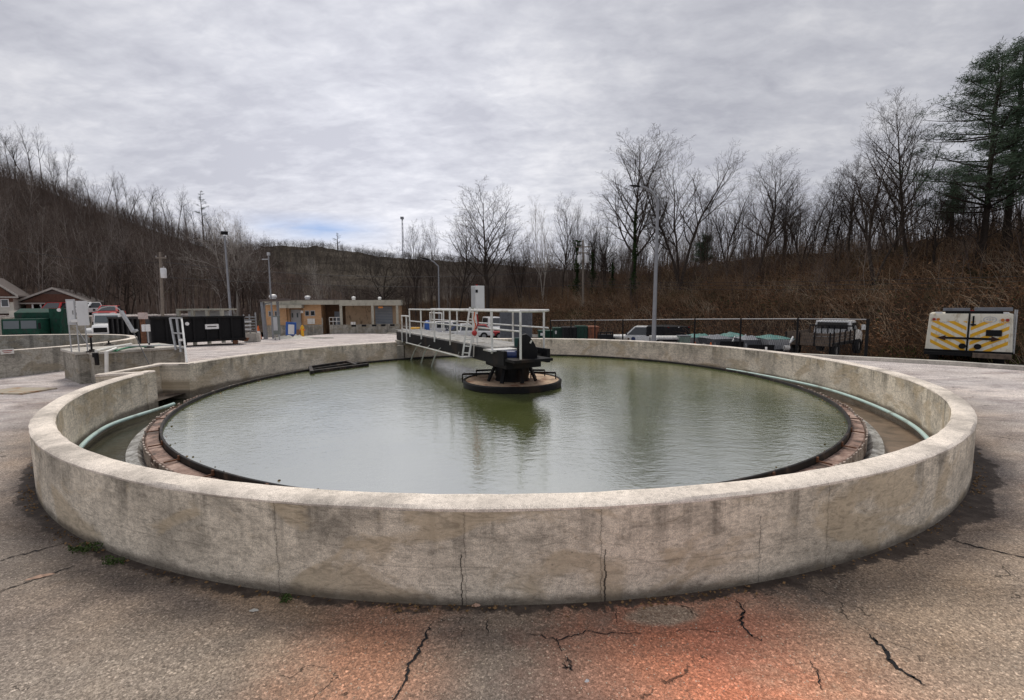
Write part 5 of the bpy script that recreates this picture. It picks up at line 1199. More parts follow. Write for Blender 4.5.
# ------------------------------------------------------------------ vehicles
def wheel(o, x, y, r_, w_=.24, n=20):
    t = MB().lathe([(r_*.55, -w_/2), (r_*.93, -w_/2), (r_, -w_*.36), (r_, w_*.36), (r_*.93, w_/2), (r_*.55, w_/2)], n); m = Matrix.Rotation(math.pi/2, 3, 'X')
    t.v = [tuple(m @ Vector(v)) for v in t.v]; wo_ = t.build('wheel', 'tyre', o, smooth=True); wo_.location = (x, y, r_)
    q = MB().cyl((0, 0, 0), r_*.56, w_*.7, 16, axis='Y').build('rim', 'rim', wo_)
def vehicle(name, label, cat, loc, rz, mat, L_=5.2, W_=1.9, H_=1.8, kind='pickup', group=None, bedmat=None):
    o = thing(name, label, cat, loc, rz, group); h0 = .42; hb = H_*.56
    if kind == 'pickup':
        body = [(-L_/2, h0), (L_/2, h0), (L_/2, hb*.88), (L_/2-.12, hb*.95), (L_*.16, hb), (-L_/2, hb)]; cab_ = (-L_*.16, L_*.19, -L_*.13, L_*.06)
    elif kind == 'sedan':
        body = [(-L_/2, h0-.1), (L_/2, h0-.1), (L_/2, hb*.75), (L_/2-.15, hb*.88), (L_*.2, hb), (-L_/2+.1, hb), (-L_/2, hb*.85)]; cab_ = (-L_*.36, L_*.24, -L_*.22, L_*.06)
    else:
        body = [(-L_/2, h0), (L_/2, h0), (L_/2, hb*.8), (L_/2-.5, hb*.98), (L_*.3, hb), (-L_/2, hb)]; cab_ = (-L_/2+.05, L_*.34, -L_/2+.15, L_*.20)
    MB().prism(body, -W_/2, W_/2).build('body', mat, o, bevel=.06, smooth=True)
    x0, x1, t0, t1 = cab_; wi = W_/2-.06; wt = W_/2-.24; zt = H_
    vs = [(x0, -wi, hb), (x1, -wi, hb), (x1, wi, hb), (x0, wi, hb), (t0, -wt, zt), (t1, -wt, zt), (t1, wt, zt), (t0, wt, zt)]
    MB().add(vs, [(0, 1, 2, 3), (4, 5, 6, 7), (0, 1, 5, 4), (1, 2, 6, 5), (2, 3, 7, 6), (3, 0, 4, 7)]).build('cab', mat, o, bevel=.05, smooth=True)
    def pane(nm, q, off):
        q = [Vector(v) for v in q]; c = sum(q, Vector())/4; q = [c+(v-c)*.80 for v in q]; n = (q[1]-q[0]).cross(q[2]-q[0]).normalized()
        if n.dot(c-Vector(((x0+x1)/2, 0, (hb+zt)/2))) < 0: n = -n
        MB().add([v+n*.02 for v in q]+[v-n*.01 for v in q], [(0, 1, 2, 3), (4, 5, 6, 7), (0, 1, 5, 4), (1, 2, 6, 5), (2, 3, 7, 6), (3, 0, 4, 7)]).build(nm, 'glass', o)
    V8 = [Vector(v) for v in vs]
    pane('windshield', [V8[1], V8[2], V8[6], V8[5]], .01); pane('rear_window', [V8[0], V8[3], V8[7], V8[4]], .01); pane('side_window', [V8[0], V8[1], V8[5], V8[4]], .01); pane('side_window', [V8[3], V8[2], V8[6], V8[7]], .01)
    for x in (-L_*.30, L_*.32):
        for y in (-W_/2+.08, W_/2-.08): wheel(o, x, y, .37)
    for y in (-W_/2+.25, W_/2-.25): MB().box((L_/2+.005, y, hb*.72), (.05, .3, .16)).build('headlight', 'lens', o, bevel=.02); MB().box((-L_/2-.005, y*1.1, hb*.75), (.04, .14, .24)).build('tail_light', 'lamp_red', o)
    MB().box((L_/2+.01, 0, hb*.68), (.06, W_*.46, .26)).build('grille', 'black', o); MB().box((L_/2+.06, 0, h0+.05), (.16, W_*.96, .2)).build('bumper', 'galv', o, bevel=.03); MB().box((-L_/2-.06, 0, h0+.05), (.14, W_*.94, .18)).build('bumper', 'galv', o, bevel=.03)
    for y in (-1, 1): MB().box((x1-.15, y*(W_/2+.1), hb+.16), (.08, .18, .2)).build('mirror', 'black', o, bevel=.02)
    if kind == 'pickup': MB().span((-L_/2+.1, -W_/2+.12, hb-.01), (x0-.06, W_/2-.12, hb+.004)).build('bed_liner', 'interior', o)
    return o
def at(px, D, dz=0.): p = P(px, 330, D); return Vector((p.x, D, gz(p.x, D)+dz))
zt_ = P(50, 317, 44).z-.02
vehicle('pickup_truck', 'red pickup parked inside the carport of the brown house', 'pickup truck', (P(56, 310, 51.5).x, 51.6, P(56, 317, 50).z), R(-80), 'red', 5.0, 1.95, 1.3+.3, 'pickup')
vehicle('pickup_truck', 'silver-white pickup parked just right of the brown house carport', 'pickup truck', (P(93, 310, 48).x, 47.5, zt_), R(-95), 'white', 5.0, 1.9, 1.45, 'pickup')
vehicle('parked_car', 'red car parked right of the silver-white pickup by the house', 'car', (P(109.5, 310, 47).x, 47, zt_-.25), R(-60), 'red', 4.4, 1.8, 1.35, 'sedan')
# white conventional truck
def truck(loc, rz):
    o = thing('dump_truck', 'white bonneted truck facing the yard behind the second tank', 'truck', loc+Vector((0, 0, .25)), rz); W_ = 2.3; o.scale = (.87, .87, .9)
    MB().prism([(1.0, .7), (2.9, .7), (2.95, 1.25), (2.7, 1.50), (1.0, 1.62)], -.62, .62).build('hood', 'white', o, bevel=.08, smooth=True)
    for y in (-1, 1): MB().prism([(1.3, .6), (2.75, .6), (2.75, 1.0), (2.4, 1.25), (1.5, 1.25), (1.2, 1.0)], y*.62, y*1.12).build('fender', 'white', o, bevel=.08, smooth=True); MB().box((2.78, y*.85, .98), (.06, .32, .18)).build('headlight', 'lens', o)
    vs = [(-.6, -1.0, .8), (1.05, -1.0, .8), (1.05, 1.0, .8), (-.6, 1.0, .8), (-.6, -.92, 2.45), (.75, -.92, 2.45), (.75, .92, 2.45), (-.6, .92, 2.45)]
    MB().add(vs, [(0, 1, 2, 3), (4, 5, 6, 7), (0, 1, 5, 4), (1, 2, 6, 5), (2, 3, 7, 6), (3, 0, 4, 7)]).build('cab', 'white', o, bevel=.08, smooth=True)
    MB().add([(1.0, -.85, 1.68), (1.0, .85, 1.68), (.82, .82, 2.30), (.82, -.82, 2.30), (.9, -.85, 1.68), (.9, .85, 1.68), (.72, .82, 2.30), (.72, -.82, 2.30)], [(0, 1, 2, 3), (4, 7, 6, 5), (0, 4, 5, 1), (1, 5, 6, 2), (2, 6, 7, 3), (3, 7, 4, 0)]).build('windshield', 'glassgrey', o)
    for y in (-1, 1): MB().box((.15, y*.985, 1.95), (.75, .03, .5)).build('side_window', 'glass', o); MB().box((.95, y*1.22, 1.9), (.08, .16, .42)).build('mirror', 'black', o)
    MB().box((2.93, 0, 1.08), (.06, .95, .42)).build('grille', 'black', o); MB().box((2.98, 0, .62), (.2, 2.2, .26)).build('bumper', 'galv', o, bevel=.03)
    MB().span((-4.2, -1.15, 1.0), (-.75, 1.15, 2.0)).build('dump_body', 'black', o, bevel=.03)
    for x in (2.1, -2.2, -3.4):
        for y in (-1, 1): wheel(o, x, y, .5, .3)
truck(Vector((P(99, 325, 37).x, 38.0, P(101, 314.0, 37).z-2.45)), R(-62))
# green refuse truck
gt = P(10, 320, 34); gtt = thing('refuse_truck', 'dark green refuse truck with raised green body at the left edge behind the second tank', 'refuse truck', (gt.x, 35.6, P(17, 317.2, 34).z-2.5), R(-66))
gtt.scale = (.86, .86, .90); gtt.location.z += .12
MB().prism([(0, .55), (2.1, .55), (2.1, 1.5), (2.0, 2.5), (0, 2.5)], -1.2, 1.2).build('cab', 'green', gtt, bevel=.06)
for y in (-.56, .56): MB().box((2.06, y, 2.02), (.06, 1.0, .66), rot=Matrix.Rotation(-.1, 3, 'Y')).build('windshield', 'glassgrey', gtt); MB().box((2.12, y*1.6, .98), (.06, .3, .22)).build('headlight', 'lens', gtt, bevel=.02); MB().box((2.3, y*2.4, 1.9), (.06, .16, .5)).build('mirror', 'black', gtt)
MB().box((2.12, 0, 1.05), (.05, 1.1, .45)).build('grille', 'black', gtt); MB().box((2.2, 0, .6), (.2, 2.4, .25)).build('bumper', 'black', gtt)
MB().prism([(-3.2, .9), (-.1, .9), (-.1, 3.0), (-1.2, 3.35), (-3.2, 3.35)], -1.25, 1.25).build('refuse_body', 'green', gtt, bevel=.05)
MB().span((-1.0, 1.27, .7), (.3, 2.15, 3.35)).build('side_hopper', 'green', gtt, bevel=.05); MB().bar((.6, 2.0, .5), (.4, 2.3, 3.45), .14).build('lift_arm', 'green', gtt); MB().cyl((.32, 2.0, 3.2), .15, .05, 14, axis='X').build('round_reflector', 'white', gtt)
for x in (1.2, -2.3):
    for y in (-1, 1): wheel(gtt, x, y, .5, .3)

# service truck on the right
ST = P(968, 335, 18.6); stz = gz(ST.x, 18.6)+.02; ang_ = R(-43.5)
sv = thing('service_truck', 'white service truck seen from behind with yellow chevrons and a black arrow bar', 'truck', (ST.x, ST.y, stz), ang_)
# local: rear face lies in the plane y=0, truck body extends to +y
yt, yb_ = P(968, 313.5, 18.6).z-stz, P(968, 352.0, 18.6).z-stz; W2 = 2.45/2
M_['svwhite'] = simple('scuffed_white_truck_paint', (.78, .74, .62), .45, 0, .10, 4, (.50, .43, .31), 0, 4)
MB().add([(-W2-.05, 0, yb_), (W2+.05, 0, yb_), (W2-.02, 0, yt), (-W2+.02, 0, yt), (-W2-.05, 3.4, yb_), (W2+.05, 3.4, yb_), (W2-.02, 3.4, yt), (-W2+.02, 3.4, yt)], [(0, 1, 2, 3), (7, 6, 5, 4), (0, 4, 5, 1), (1, 5, 6, 2), (2, 6, 7, 3), (3, 7, 4, 0)]).build('body', 'svwhite', sv, bevel=.05, smooth=True)
hh = yt-yb_
for sx_ in (-1, 1):
    d = MB().span((sx_*.03, -.02, yb_+.04), (sx_*(W2-.06), -.001, yt-.05)).build('rear_door', 'svwhite', sv, bevel=.008)
    ch = MB()
    for k in range(6):
        # slanting stripes descending towards the middle seam
        wz = .145; xo = sx_*(W2-.10); z0 = yb_+hh*(.22+.19*k)
        pts_ = [(sx_*.06, z0-hh*.42), (xo, z0), (xo, z0+wz), (sx_*.06, z0-hh*.42+wz)]
        lo_, hi_ = yb_+.06, yb_+hh*.80
        # clip polygon vertically
        def clip(poly, lim, keep):
            out = []
            for i in range(len(poly)):
                a, c = poly[i], poly[(i+1) % len(poly)]; ia, ic = keep(a[1], lim), keep(c[1], lim)
                if ia: out.append(a)
                if ia != ic: t = (lim-a[1])/(c[1]-a[1]); out.append((a[0]+(c[0]-a[0])*t, lim))
            return out
        q = clip(clip(pts_, lo_, lambda z, l: z >= l), hi_, lambda z, l: z <= l)
        if len(q) >= 3: MB().prism(q, -.026, -.0205).build('chevron_stripe', 'yellow', d)
    MB().cyl((sx_*(W2-.17), -.03, yt-.25), .055, .04, 14, axis='Y').build('tail_light', 'lamp_red', sv); MB().cyl((sx_*(W2-.30), -.03, yt-.25), .055, .04, 14, axis='Y').build('tail_light', 'lamp_amber', sv)
    MB().cyl((.12*0+(-.14 if sx_ < 0 else .30), -.05, yb_+.24), .11, .1, 16, axis='Y').build('spot_lamp', 'black', sv)
MB().span((-.03, -.035, yb_), (.02, -.021, yt)).build('door_seam', 'black', sv)
MB().prism([(-.78, yb_+.52), (.80, yb_+.52), (.80, yb_+.60), (-.78, yb_+.60)], -.07, -.028).build('arrow_bar', 'blacksteel', sv)
for sx_ in (-1, 1): MB().prism([(sx_*.66, yb_+.45), (sx_*.92, yb_+.56), (sx_*.66, yb_+.67)], -.08, -.071).build('arrow_head', simple('dark_brown_lamp_housing', (.05, .022, .016), .6), sv)
lg = MB().lathe([(.13, -.006), (.155, -.006), (.155, .006), (.13, .006)], 24); m_x = Matrix.Rotation(math.pi/2, 3, 'X'); lg.v = [(v[0]*1.25+.58, -.028+(m_x @ Vector(v)).y, yt-.24+(m_x @ Vector(v)).z*.8) for v in lg.v]; lg.build('door_emblem', 'cabinet', sv)
g = MB()
for x, z in ((.50, .01), (.58, .03), (.66, .01), (.58, -.03)): g.box((x, -.027, yt-.24+z), (.05, .008, .035))
g.build('emblem_marks', 'cabinet', sv)
for x in (-.72, .98):
    g = MB()
    for k in range(5): g.box((x-.12+.06*k, -.026, yt-.36+.008*math.sin(k*2)), (.04, .006, .035))
    g.build('door_lettering', 'cabinet', sv)
MB().box((.72, -.04, yb_+.80), (.44, .03, .24)).build('vent_grille', 'black', sv); MB().span((-.16+.25, -.08, yt-.5), (-.16+.30, -.03, yt-.1)).build('door_latch', 'black', sv); MB().box((.12, -.05, yt-.45), (.16, .05, .05)).build('door_handle', 'black', sv)
MB().span((-W2-.07, -.06, yb_-.02), (W2+.07, -.021, yb_+.07)).build('skirt', 'black', sv)
MB().span((-W2-.06, -.25, yb_-.16), (.15, .1, yb_-.021)).build('bumper', 'black', sv, bevel=.02); MB().span((.17, -.28, yb_-.20), (W2+.02, .1, yb_-.01)).build('bumper_step', 'wood', sv, bevel=.02)
MB().span((-W2+.42, .0, yt+.10), (.0, .18, yt+.22)).build('roof_bar', 'greytarp', sv, bevel=.02); MB().span((.12, .0, yt+.10), (W2-.05, .22, yt+.24)).build('roof_bar', 'greytarp', sv, bevel=.02)
MB().span((-.12, .05, yt+.02), (.20, .2, yt+.14)).build('beacon', 'lamp_red', sv); MB().span((-W2+.5, .02, yt), (W2-.3, .1, yt+.10)).build('roof_bar_bracket', 'black', sv)
for x in (-W2+.3, W2-.25): MB().box((x, .1, yt+.03), (.22, .14, .06)).build('marker_light', 'white', sv)
lm_ = thing_l = None
for z in np.linspace(yb_+.1, yt-.1, 7): MB().bar((W2+.03, .25, z), (W2+.14, .95, z), .035).build('ladder_rung', 'galv', sv)
for y in (.25, .95): MB().bar((W2+.10, y, yb_), (W2+.08, y, yt+.15), .04).build('ladder_rail', 'galv', sv)
MB().prism([(-W2+.05, .45), (W2-.05, .45), (W2-.05, yb_-.001), (-W2+.05, yb_-.001)], .1, 3.3).build('chassis', 'black', sv)
MB().span((-W2+.1, 3.45, .5), (W2-.1, 5.2, yt-.2)).build('cab', 'svwhite', sv, bevel=.1)
for y in (.9, 4.3):
    for x in (-W2+.25, W2-.25):
        wheel(sv, 0, 0, .42, .3); w_ = sv.children[-1]; w_.location = (x, y, .42); w_.rotation_euler.z = math.pi/2

# flatbed stake truck
fb0 = P(786, 345, 19.2); fb1 = P(866, 345, 22.6); dv_ = Vector((fb1.x-fb0.x, fb1.y-fb0.y)); fl = 6.1; fz = gz(13.8, 21.3)+.02
ft = thing('flatbed_truck', 'white cab flatbed truck with weathered wooden stake sides parked beyond the fence', 'truck', (13.8, 21.3, fz), R(39.7)); zt = (P(835, 320.5, 23.5).z-fz)/.88; ft.scale = (.88, .88, .88)
MB().span((0, -1.1, .72), (fl*.60, 1.1, .88)).build('bed', 'black', ft); 
for k in range(4): MB().span((-.06, -1.1, .74+k*.17), (-.01, 1.1, .89+k*.17)).build('tail_plank', 'wood', ft, bevel=.006)
for y in (-1.05, -.35, .35, 1.0): MB().span((-.10, y, .70), (-.061, y+.06, 1.45)).build('tail_stake', 'blacksteel', ft)
for k in range(3): MB().span((.05, -1.12, .92+k*.17), (fl*.60, -1.08, 1.07+k*.17)).build('side_plank', 'wood', ft, bevel=.006); MB().span((.05, 1.08, .92+k*.17), (fl*.60, 1.12, 1.07+k*.17)).build('side_plank', 'wood', ft, bevel=.006)
for x in (.05, 1.0, 1.9, 2.8, fl*.6): MB().span((x, -1.17, .75), (x+.07, -1.121, 1.5)).build('stake', 'blacksteel', ft)
g = MB(); g.span((fl*.60+.02, -1.1, 1.62), (fl*.60+.10, 1.1, 1.7))
for k in range(8): y = -1.1+k*.31; g.span((fl*.60+.03, y, .9), (fl*.60+.09, y+.05, 1.62))
g.build('headboard_rack', 'blacksteel', ft)
c0 = fl*.63; vs = [(c0, -1.0, .85), (c0+1.5, -1.0, .85), (c0+1.5, 1.0, .85), (c0, 1.0, .85), (c0+.05, -.85, zt), (c0+1.15, -.85, zt), (c0+1.15, .85, zt), (c0+.05, .85, zt)]
MB().add(vs, [(0, 1, 2, 3), (4, 5, 6, 7), (0, 1, 5, 4), (1, 2, 6, 5), (2, 3, 7, 6), (3, 0, 4, 7)]).build('cab', 'white', ft, bevel=.07, smooth=True)
MB().box((c0+.0, 0, (1.35+zt)/2+.02), (.04, 1.5, (zt-1.35)*.62)).build('rear_window', 'glass', ft); MB().box((c0+.65, -.945, (1.3+zt)/2), (.8, .04, .42), rot=Matrix.Rotation(-.2, 3, 'X')).build('side_window', 'glass', ft)
MB().prism([(c0+1.5, .6), (fl, .6), (fl+.05, 1.15), (fl-.2, 1.32), (c0+1.5, 1.42)], -.95, .95).build('hood', 'white', ft, bevel=.08, smooth=True)
MB().box((c0+1.3, -1.2, 1.55), (.12, .2, .3)).build('mirror', 'white', ft, bevel=.02); MB().box((fl+.06, 0, .62), (.15, 1.95, .25)).build('bumper', 'black', ft)
MB().box((c0+.5, 0, zt+.06), (.4, 1.2, .09)).build('light_bar', 'galv', ft, bevel=.02)
for x in (1.1, fl-.9):
    for y in (-.92, .92): wheel(ft, x, y, .44, .28)
# white pickup with black utility body
pk = vehicle('pickup_truck', 'white pickup with round door emblem and black rear body, left of the street lamp', 'pickup truck', at(640, 34), R(158), 'white', 5.2, 1.95, P(640, 326, 34).z-at(640, 34).z, 'pickup')
Hk = P(640, 326, 34).z-at(640, 34).z; MB().span((-2.55, -.96, Hk*.5), (-.55, .96, Hk+.02)).build('utility_body', 'black', pk, bevel=.03)
MB().cyl((.35, .985, Hk*.42), .15, .01, 18, axis='Y').build('door_emblem', 'darkblue', pk)
q = at(672, 33); Hq = P(672, 326, 33).z-q.z; tb = thing('box_trailer', 'black box trailer with small red and white lights right of the street lamp', 'trailer', q, R(6))
MB().span((-.85, -1., .5), (.85, 2.2, Hq)).build('box', 'black', tb, bevel=.03)
for k in range(5): MB().span((-.8+k*.36, -1.04, .6), (-.74+k*.36, -1.001, Hq-.1)).build('rib', 'black', tb)
for x in (-.75, 0, .75): MB().box((x, -1.03, Hq-.04), (.08, .05, .05)).build('marker_light', 'lamp_red' if x else 'white', tb)
for x in (-.8, .8): wheel(tb, 0, 0, .36, .22); tb.children[-1].location = (x, .6, .36); tb.children[-1].rotation_euler.z = math.pi/2
q = at(671, 24); tg = thing('loading_ramp', 'pale grey metal ramp frame just beyond the tank rim right of the street lamp', 'ramp', q, R(-8)); zt = P(671, 337.5, 24).z-q.z
MB().span((-.85, 0, zt-.10), (.75, 1.6, zt)).build('ramp_plate', 'alum', tg); 
for x in (-.82, .72):
    for y in (.03, 1.5): MB().span((x-.04, y, 0), (x+.04, y+.08, zt-.101)).build('leg', 'galv', tg)
q = at(684, 24); bn_ = thing('green_bin', 'grey-green bin at the right end of the metal ramp', 'bin', q); zt = P(684, 336, 24).z-q.z; MB().add([(-.2, -.2, 0), (.2, -.2, 0), (.2, .2, 0), (-.2, .2, 0), (-.27, -.27, zt), (.27, -.27, zt), (.27, .27, zt), (-.27, .27, zt)], [(0, 1, 2, 3), (4, 5, 6, 7), (0, 1, 5, 4), (1, 2, 6, 5), (2, 3, 7, 6), (3, 0, 4, 7)]).build('bin_body', simple('grey_green_plastic', (.20, .28, .24), .6), bn_, bevel=.02); MB().box((0, 0, zt+.02), (.6, .6, .04)).build('lid', 'greytarp', bn_, bevel=.01)
# spreaders and covered machines in the yard
def machine(px, D, w_, ytop, mat, label, seed, kind=0):
    q = at(px, D); H_ = P(px, ytop, D).z-q.z; g = random.Random(seed); o = thing('salt_spreader', label, 'machine', q, g.uniform(-.3, .3))
    W_ = w_*D/458.2; d_ = 1.5
    z1 = H_*.55; x_ = W_/2
    MB().add([(-x_*.45, -d_*.3, z1*.6), (x_*.45, -d_*.3, z1*.6), (x_*.45, d_*.3, z1*.6), (-x_*.45, d_*.3, z1*.6), (-x_, -d_/2, H_*.82), (x_, -d_/2, H_*.82), (x_, d_/2, H_*.82), (-x_, d_/2, H_*.82)], [(0, 1, 2, 3), (4, 5, 6, 7), (0, 1, 5, 4), (1, 2, 6, 5), (2, 3, 7, 6), (3, 0, 4, 7)]).build('hopper', 'greytarp' if kind else 'cabinet', o, bevel=.02)
    n = 9; vs = []; 
    for i in range(n):
        for j in range(5):
            u, v = i/(n-1)*2-1, j/4*2-1; vs.append((u*x_*1.03, v*d_*.52, H_*.82+.012+(H_*.18)*(1-u*u*.8)*(1-v*v)*(.6+.4*abs(mnoise.noise((i*.7+seed, j*.8, 0)))*2)))
    MB().add(vs, [(i*5+j, (i+1)*5+j, (i+1)*5+j+1, i*5+j+1) for i in range(n-1) for j in range(4)]).build('tarpaulin', mat, o, smooth=True)
    for sx_ in (-1, 1):
        for sy in (-1, 1): MB().bar((sx_*x_*.6, sy*d_*.4, 0), (sx_*x_*.75, sy*d_*.42, H_*.75), .07).build('leg', 'galv', o)
    MB().bar((-x_*.8, -d_*.55, H_*.35), (x_*.8, -d_*.55, H_*.42), .10, .14).build('cross_bar', 'blacksteel', o)
    MB().cyl((g.uniform(-.5, .5)*x_, -d_*.6, H_*.5), .12, .22, 12, axis='X').build('motor', 'alum', o); MB().bar((x_*.5, -d_*.6, H_*.7), (x_*.7, -d_*.6, H_*.95), .05).build('lever', 'white', o)
machine(698, 25, 24, 333, 'teal', 'teal covered salt spreader nearest the metal ramp beyond the fence', 1)
machine(715, 24, 26, 334.5, 'greytarp', 'grey tarpaulin covered spreader second in the row beyond the fence', 2, 1)
machine(732, 25, 22, 332, 'teal', 'bright teal covered spreader left of the middle fence post', 3)
machine(752, 22, 26, 335, 'greytarp', 'grey covered spreader just right of the middle fence post', 4, 1)
machine(771, 21.5, 28, 334, 'teal', 'pale green covered spreader next to the flatbed truck', 5)
for k, (px, D, w_, lab) in enumerate([(733, 20.5, 22, 'black snow plough blade lying before the covered spreaders'), (763, 19.2, 24, 'longer black snow plough blade near the flatbed truck')]):
    q = at(px, D); zt = P(px, 341.5 if k == 0 else 345, D).z-q.z; pb = thing('plough_blade', lab, 'snow plough', q, -.25); W_ = w_*D/458.2/2
    prf = [(0, zt-.55), (.10, zt-.50), (.16, zt-.25), (.10, zt)]; g = MB()
    pr2 = [(-.0+y, z) for y, z in prf]; vs = [(-W_, y, z) for y, z in pr2]+[(-W_, y+.04, z) for y, z in reversed(pr2)]; n = len(vs); vs += [(W_, y, z) for _, y, z in vs]
    g.add(vs, [tuple(range(n)), tuple(range(2*n-1, n-1, -1))]+[(i, (i+1) % n, (i+1) % n+n, i+n) for i in range(n)]); g.build('blade', 'black', pb)
    for x in (-W_*.6, 0, W_*.6): MB().bar((x, .2, 0), (x, .15, zt-.1), .08).build('support', 'blacksteel', pb)
for (px, D, lab) in ((695, 23, 'orange marker cone left of the covered spreaders'), (711, 22.5, 'orange marker cone between the grey covered spreaders')): cone(px, 340, D, lab, .9)
for (px, py0, D, lab) in ((766, 352, 16.5, 'short white marker post right behind the tank rim'), ): 
    q = G(px, 352, .1); q = P(px, 352, 16.2); z = gz(q.x, 16.2); g = MB().cyl((0, 0, (P(px, 347, 16.2).z-z)/2), .035, P(px, 347, 16.2).z-z, 10).build('marker_post', 'white', None, loc=(q.x, 16.2, z)); tag(g, lab, 'marker post')
# skips and containers at the far side
def cont(px0, px1, y0, D, mat, label, dep=1.6, lid=None, name='waste_container', cat='container'):
    q = at((px0+px1)/2, D); W_ = (px1-px0)*D/458.2/2; H_ = P(px0, y0, D).z-q.z; o = thing(name, label, cat, q)
    MB().span((-W_, 0, .12), (W_, dep, H_)).build('body', mat, o, bevel=.02); MB().span((-W_-.03, -.04, H_-.1), (W_+.03, dep, H_+.02)).build('rim', mat, o)
    for x in (-W_*.6, 0, W_*.6): MB().span((x-.04, -.05, .15), (x+.04, -.001, H_-.12)).build('rib', mat, o)
    for x in (-W_*.8, W_*.8): MB().cyl((x, .2, .07), .07, .06, 10, axis='X').cyl((x, dep-.2, .07), .07, .06, 10, axis='X').build('castor', 'tyre', o)
    if lid: MB().span((-W_*.8, -.02, H_*.65), (-W_*.4, -.052, H_*.85)).build('label_plate', lid, o)
    return o
cont(539, 553, 331, 36, 'green', 'low green container at the left end of the container row', lid='white')
cont(554, 563, 328.2, 35, 'green', 'green container with a white plate left of the black one', lid='white')
cont(563.5, 576.5, 327.6, 34, 'black', 'black open container between two green ones')
cont(577.2, 587.5, 326.5, 34, 'green', 'taller green container right of the black one')
M_['rustbox'] = simple('rust_orange_box', (.28, .10, .05), .8, 0, .5, 3, (.10, .05, .03))
cont(588.5, 599, 326.8, 34, 'rustbox', 'rusty orange container at the right end of the row')
q = at(606.5, 33); fr = thing('equipment_rack', 'low dark equipment rack between the rusty container and the white pickup', 'rack', q); zt = P(606, 332.5, 33).z-q.z
for x in (-.45, 0, .45): MB().bar((x, 0, 0), (x, 0, zt), .08).build('upright', 'blacksteel', fr); MB().bar((x, .8, 0), (x, .8, zt), .08).build('upright', 'blacksteel', fr)
MB().span((-.5, -.05, zt*.55), (.5, .85, zt*.85)).build('stored_parts', 'black', fr, bevel=.03); MB().bar((-.5, 0, zt), (.5, 0, zt), .07).build('top_bar', 'blacksteel', fr)
# slatted screen behind the bridge rail
q = at(516, 38); sc_ = thing('screen_fence', 'dark grey slatted screen fence behind the end of the bridge rail', 'fence', q); zt = P(516, 312, 38).z-q.z; W_ = 31*38/458.2/2
for k in range(30): x = -W_+k*2*W_/29; MB().box((x, 0, zt/2), (.12, .03, zt)).build('slat', 'greytarp', sc_)
MB().box((0, .04, zt-.15), (2*W_, .04, .08)).build('rail', 'blacksteel', sc_); MB().box((0, .04, .4), (2*W_, .04, .08)).build('rail', 'blacksteel', sc_)
# vehicles beyond the bridge landing
vehicle('parked_van', 'white van with blue side showing through the bridge railing', 'van', at(446, 50), R(-20), 'white', 4.9, 1.9, P(446, 321.5, 50).z-at(446, 50).z, 'van')
vehicle('parked_car', 'dark blue car parked behind the white van by the bridge', 'car', at(457, 47), R(200), 'darkblue', 4.4, 1.8, 1.4, 'sedan')
vehicle('pickup_truck', 'white pickup parked left of the ladder seen through the bridge railing', 'pickup truck', at(467, 45), R(10), 'white', 4.9, 1.9, 1.55, 'pickup')
vehicle('pickup_truck', 'red pickup seen low through the bridge railing right of the ladder', 'pickup truck', at(483, 46), R(0), 'red', 5.2, 1.9, P(483, 324.5, 46).z-at(483, 46).z, 'pickup')
vehicle('parked_van', 'white van cab standing behind the red pickup', 'van', at(493.5, 49), R(-75), 'white', 4.6, 1.9, P(493, 317, 49).z-at(493.5, 49).z, 'van')
def tank_tote(px0, px1, y0, D, mat, label, name, cat):
    q = at((px0+px1)/2, D); W_ = (px1-px0)*D/458.2/2; H_ = P(px0, y0, D).z-q.z; o = thing(name, label, cat, q)
    MB().box((0, 0, .08), (2*W_, 1.0, .14)).build('pallet', 'wood', o); MB().lathe([(.001, .16), (W_*.92, .16), (W_, .24), (W_, H_*.85), (W_*.8, H_*.95), (W_*.3, H_), (.001, H_)], 20).build('tank_body', mat, o, smooth=True); MB().cyl((0, 0, H_+.03), W_*.25, .08, 12).build('cap', 'black', o)
tank_tote(424.5, 431, 320.5, 44, 'blue', 'upright bright blue plastic drum seen through the left bridge railing', 'plastic_drum', 'drum')
tank_tote(431.5, 437, 321.5, 45, 'white', 'upright white plastic drum beside the blue one', 'plastic_drum', 'drum')
q = at(415, 43); ym = thing('pump_unit', 'low yellow pump unit beside the bridge landing gate', 'machine', q); zt = P(415, 327.5, 43).z-q.z
MB().span((-.45, 0, .35), (.40, .7, zt)).build('housing', 'yellow', ym, bevel=.04); MB().span((-.5, -.02, .22), (.45, .72, .34)).build('chassis', 'black', ym)
for x in (-.3, .3): MB().cyl((x, 0, .16), .16, .1, 14, axis='Y').build('wheel', 'tyre', ym)

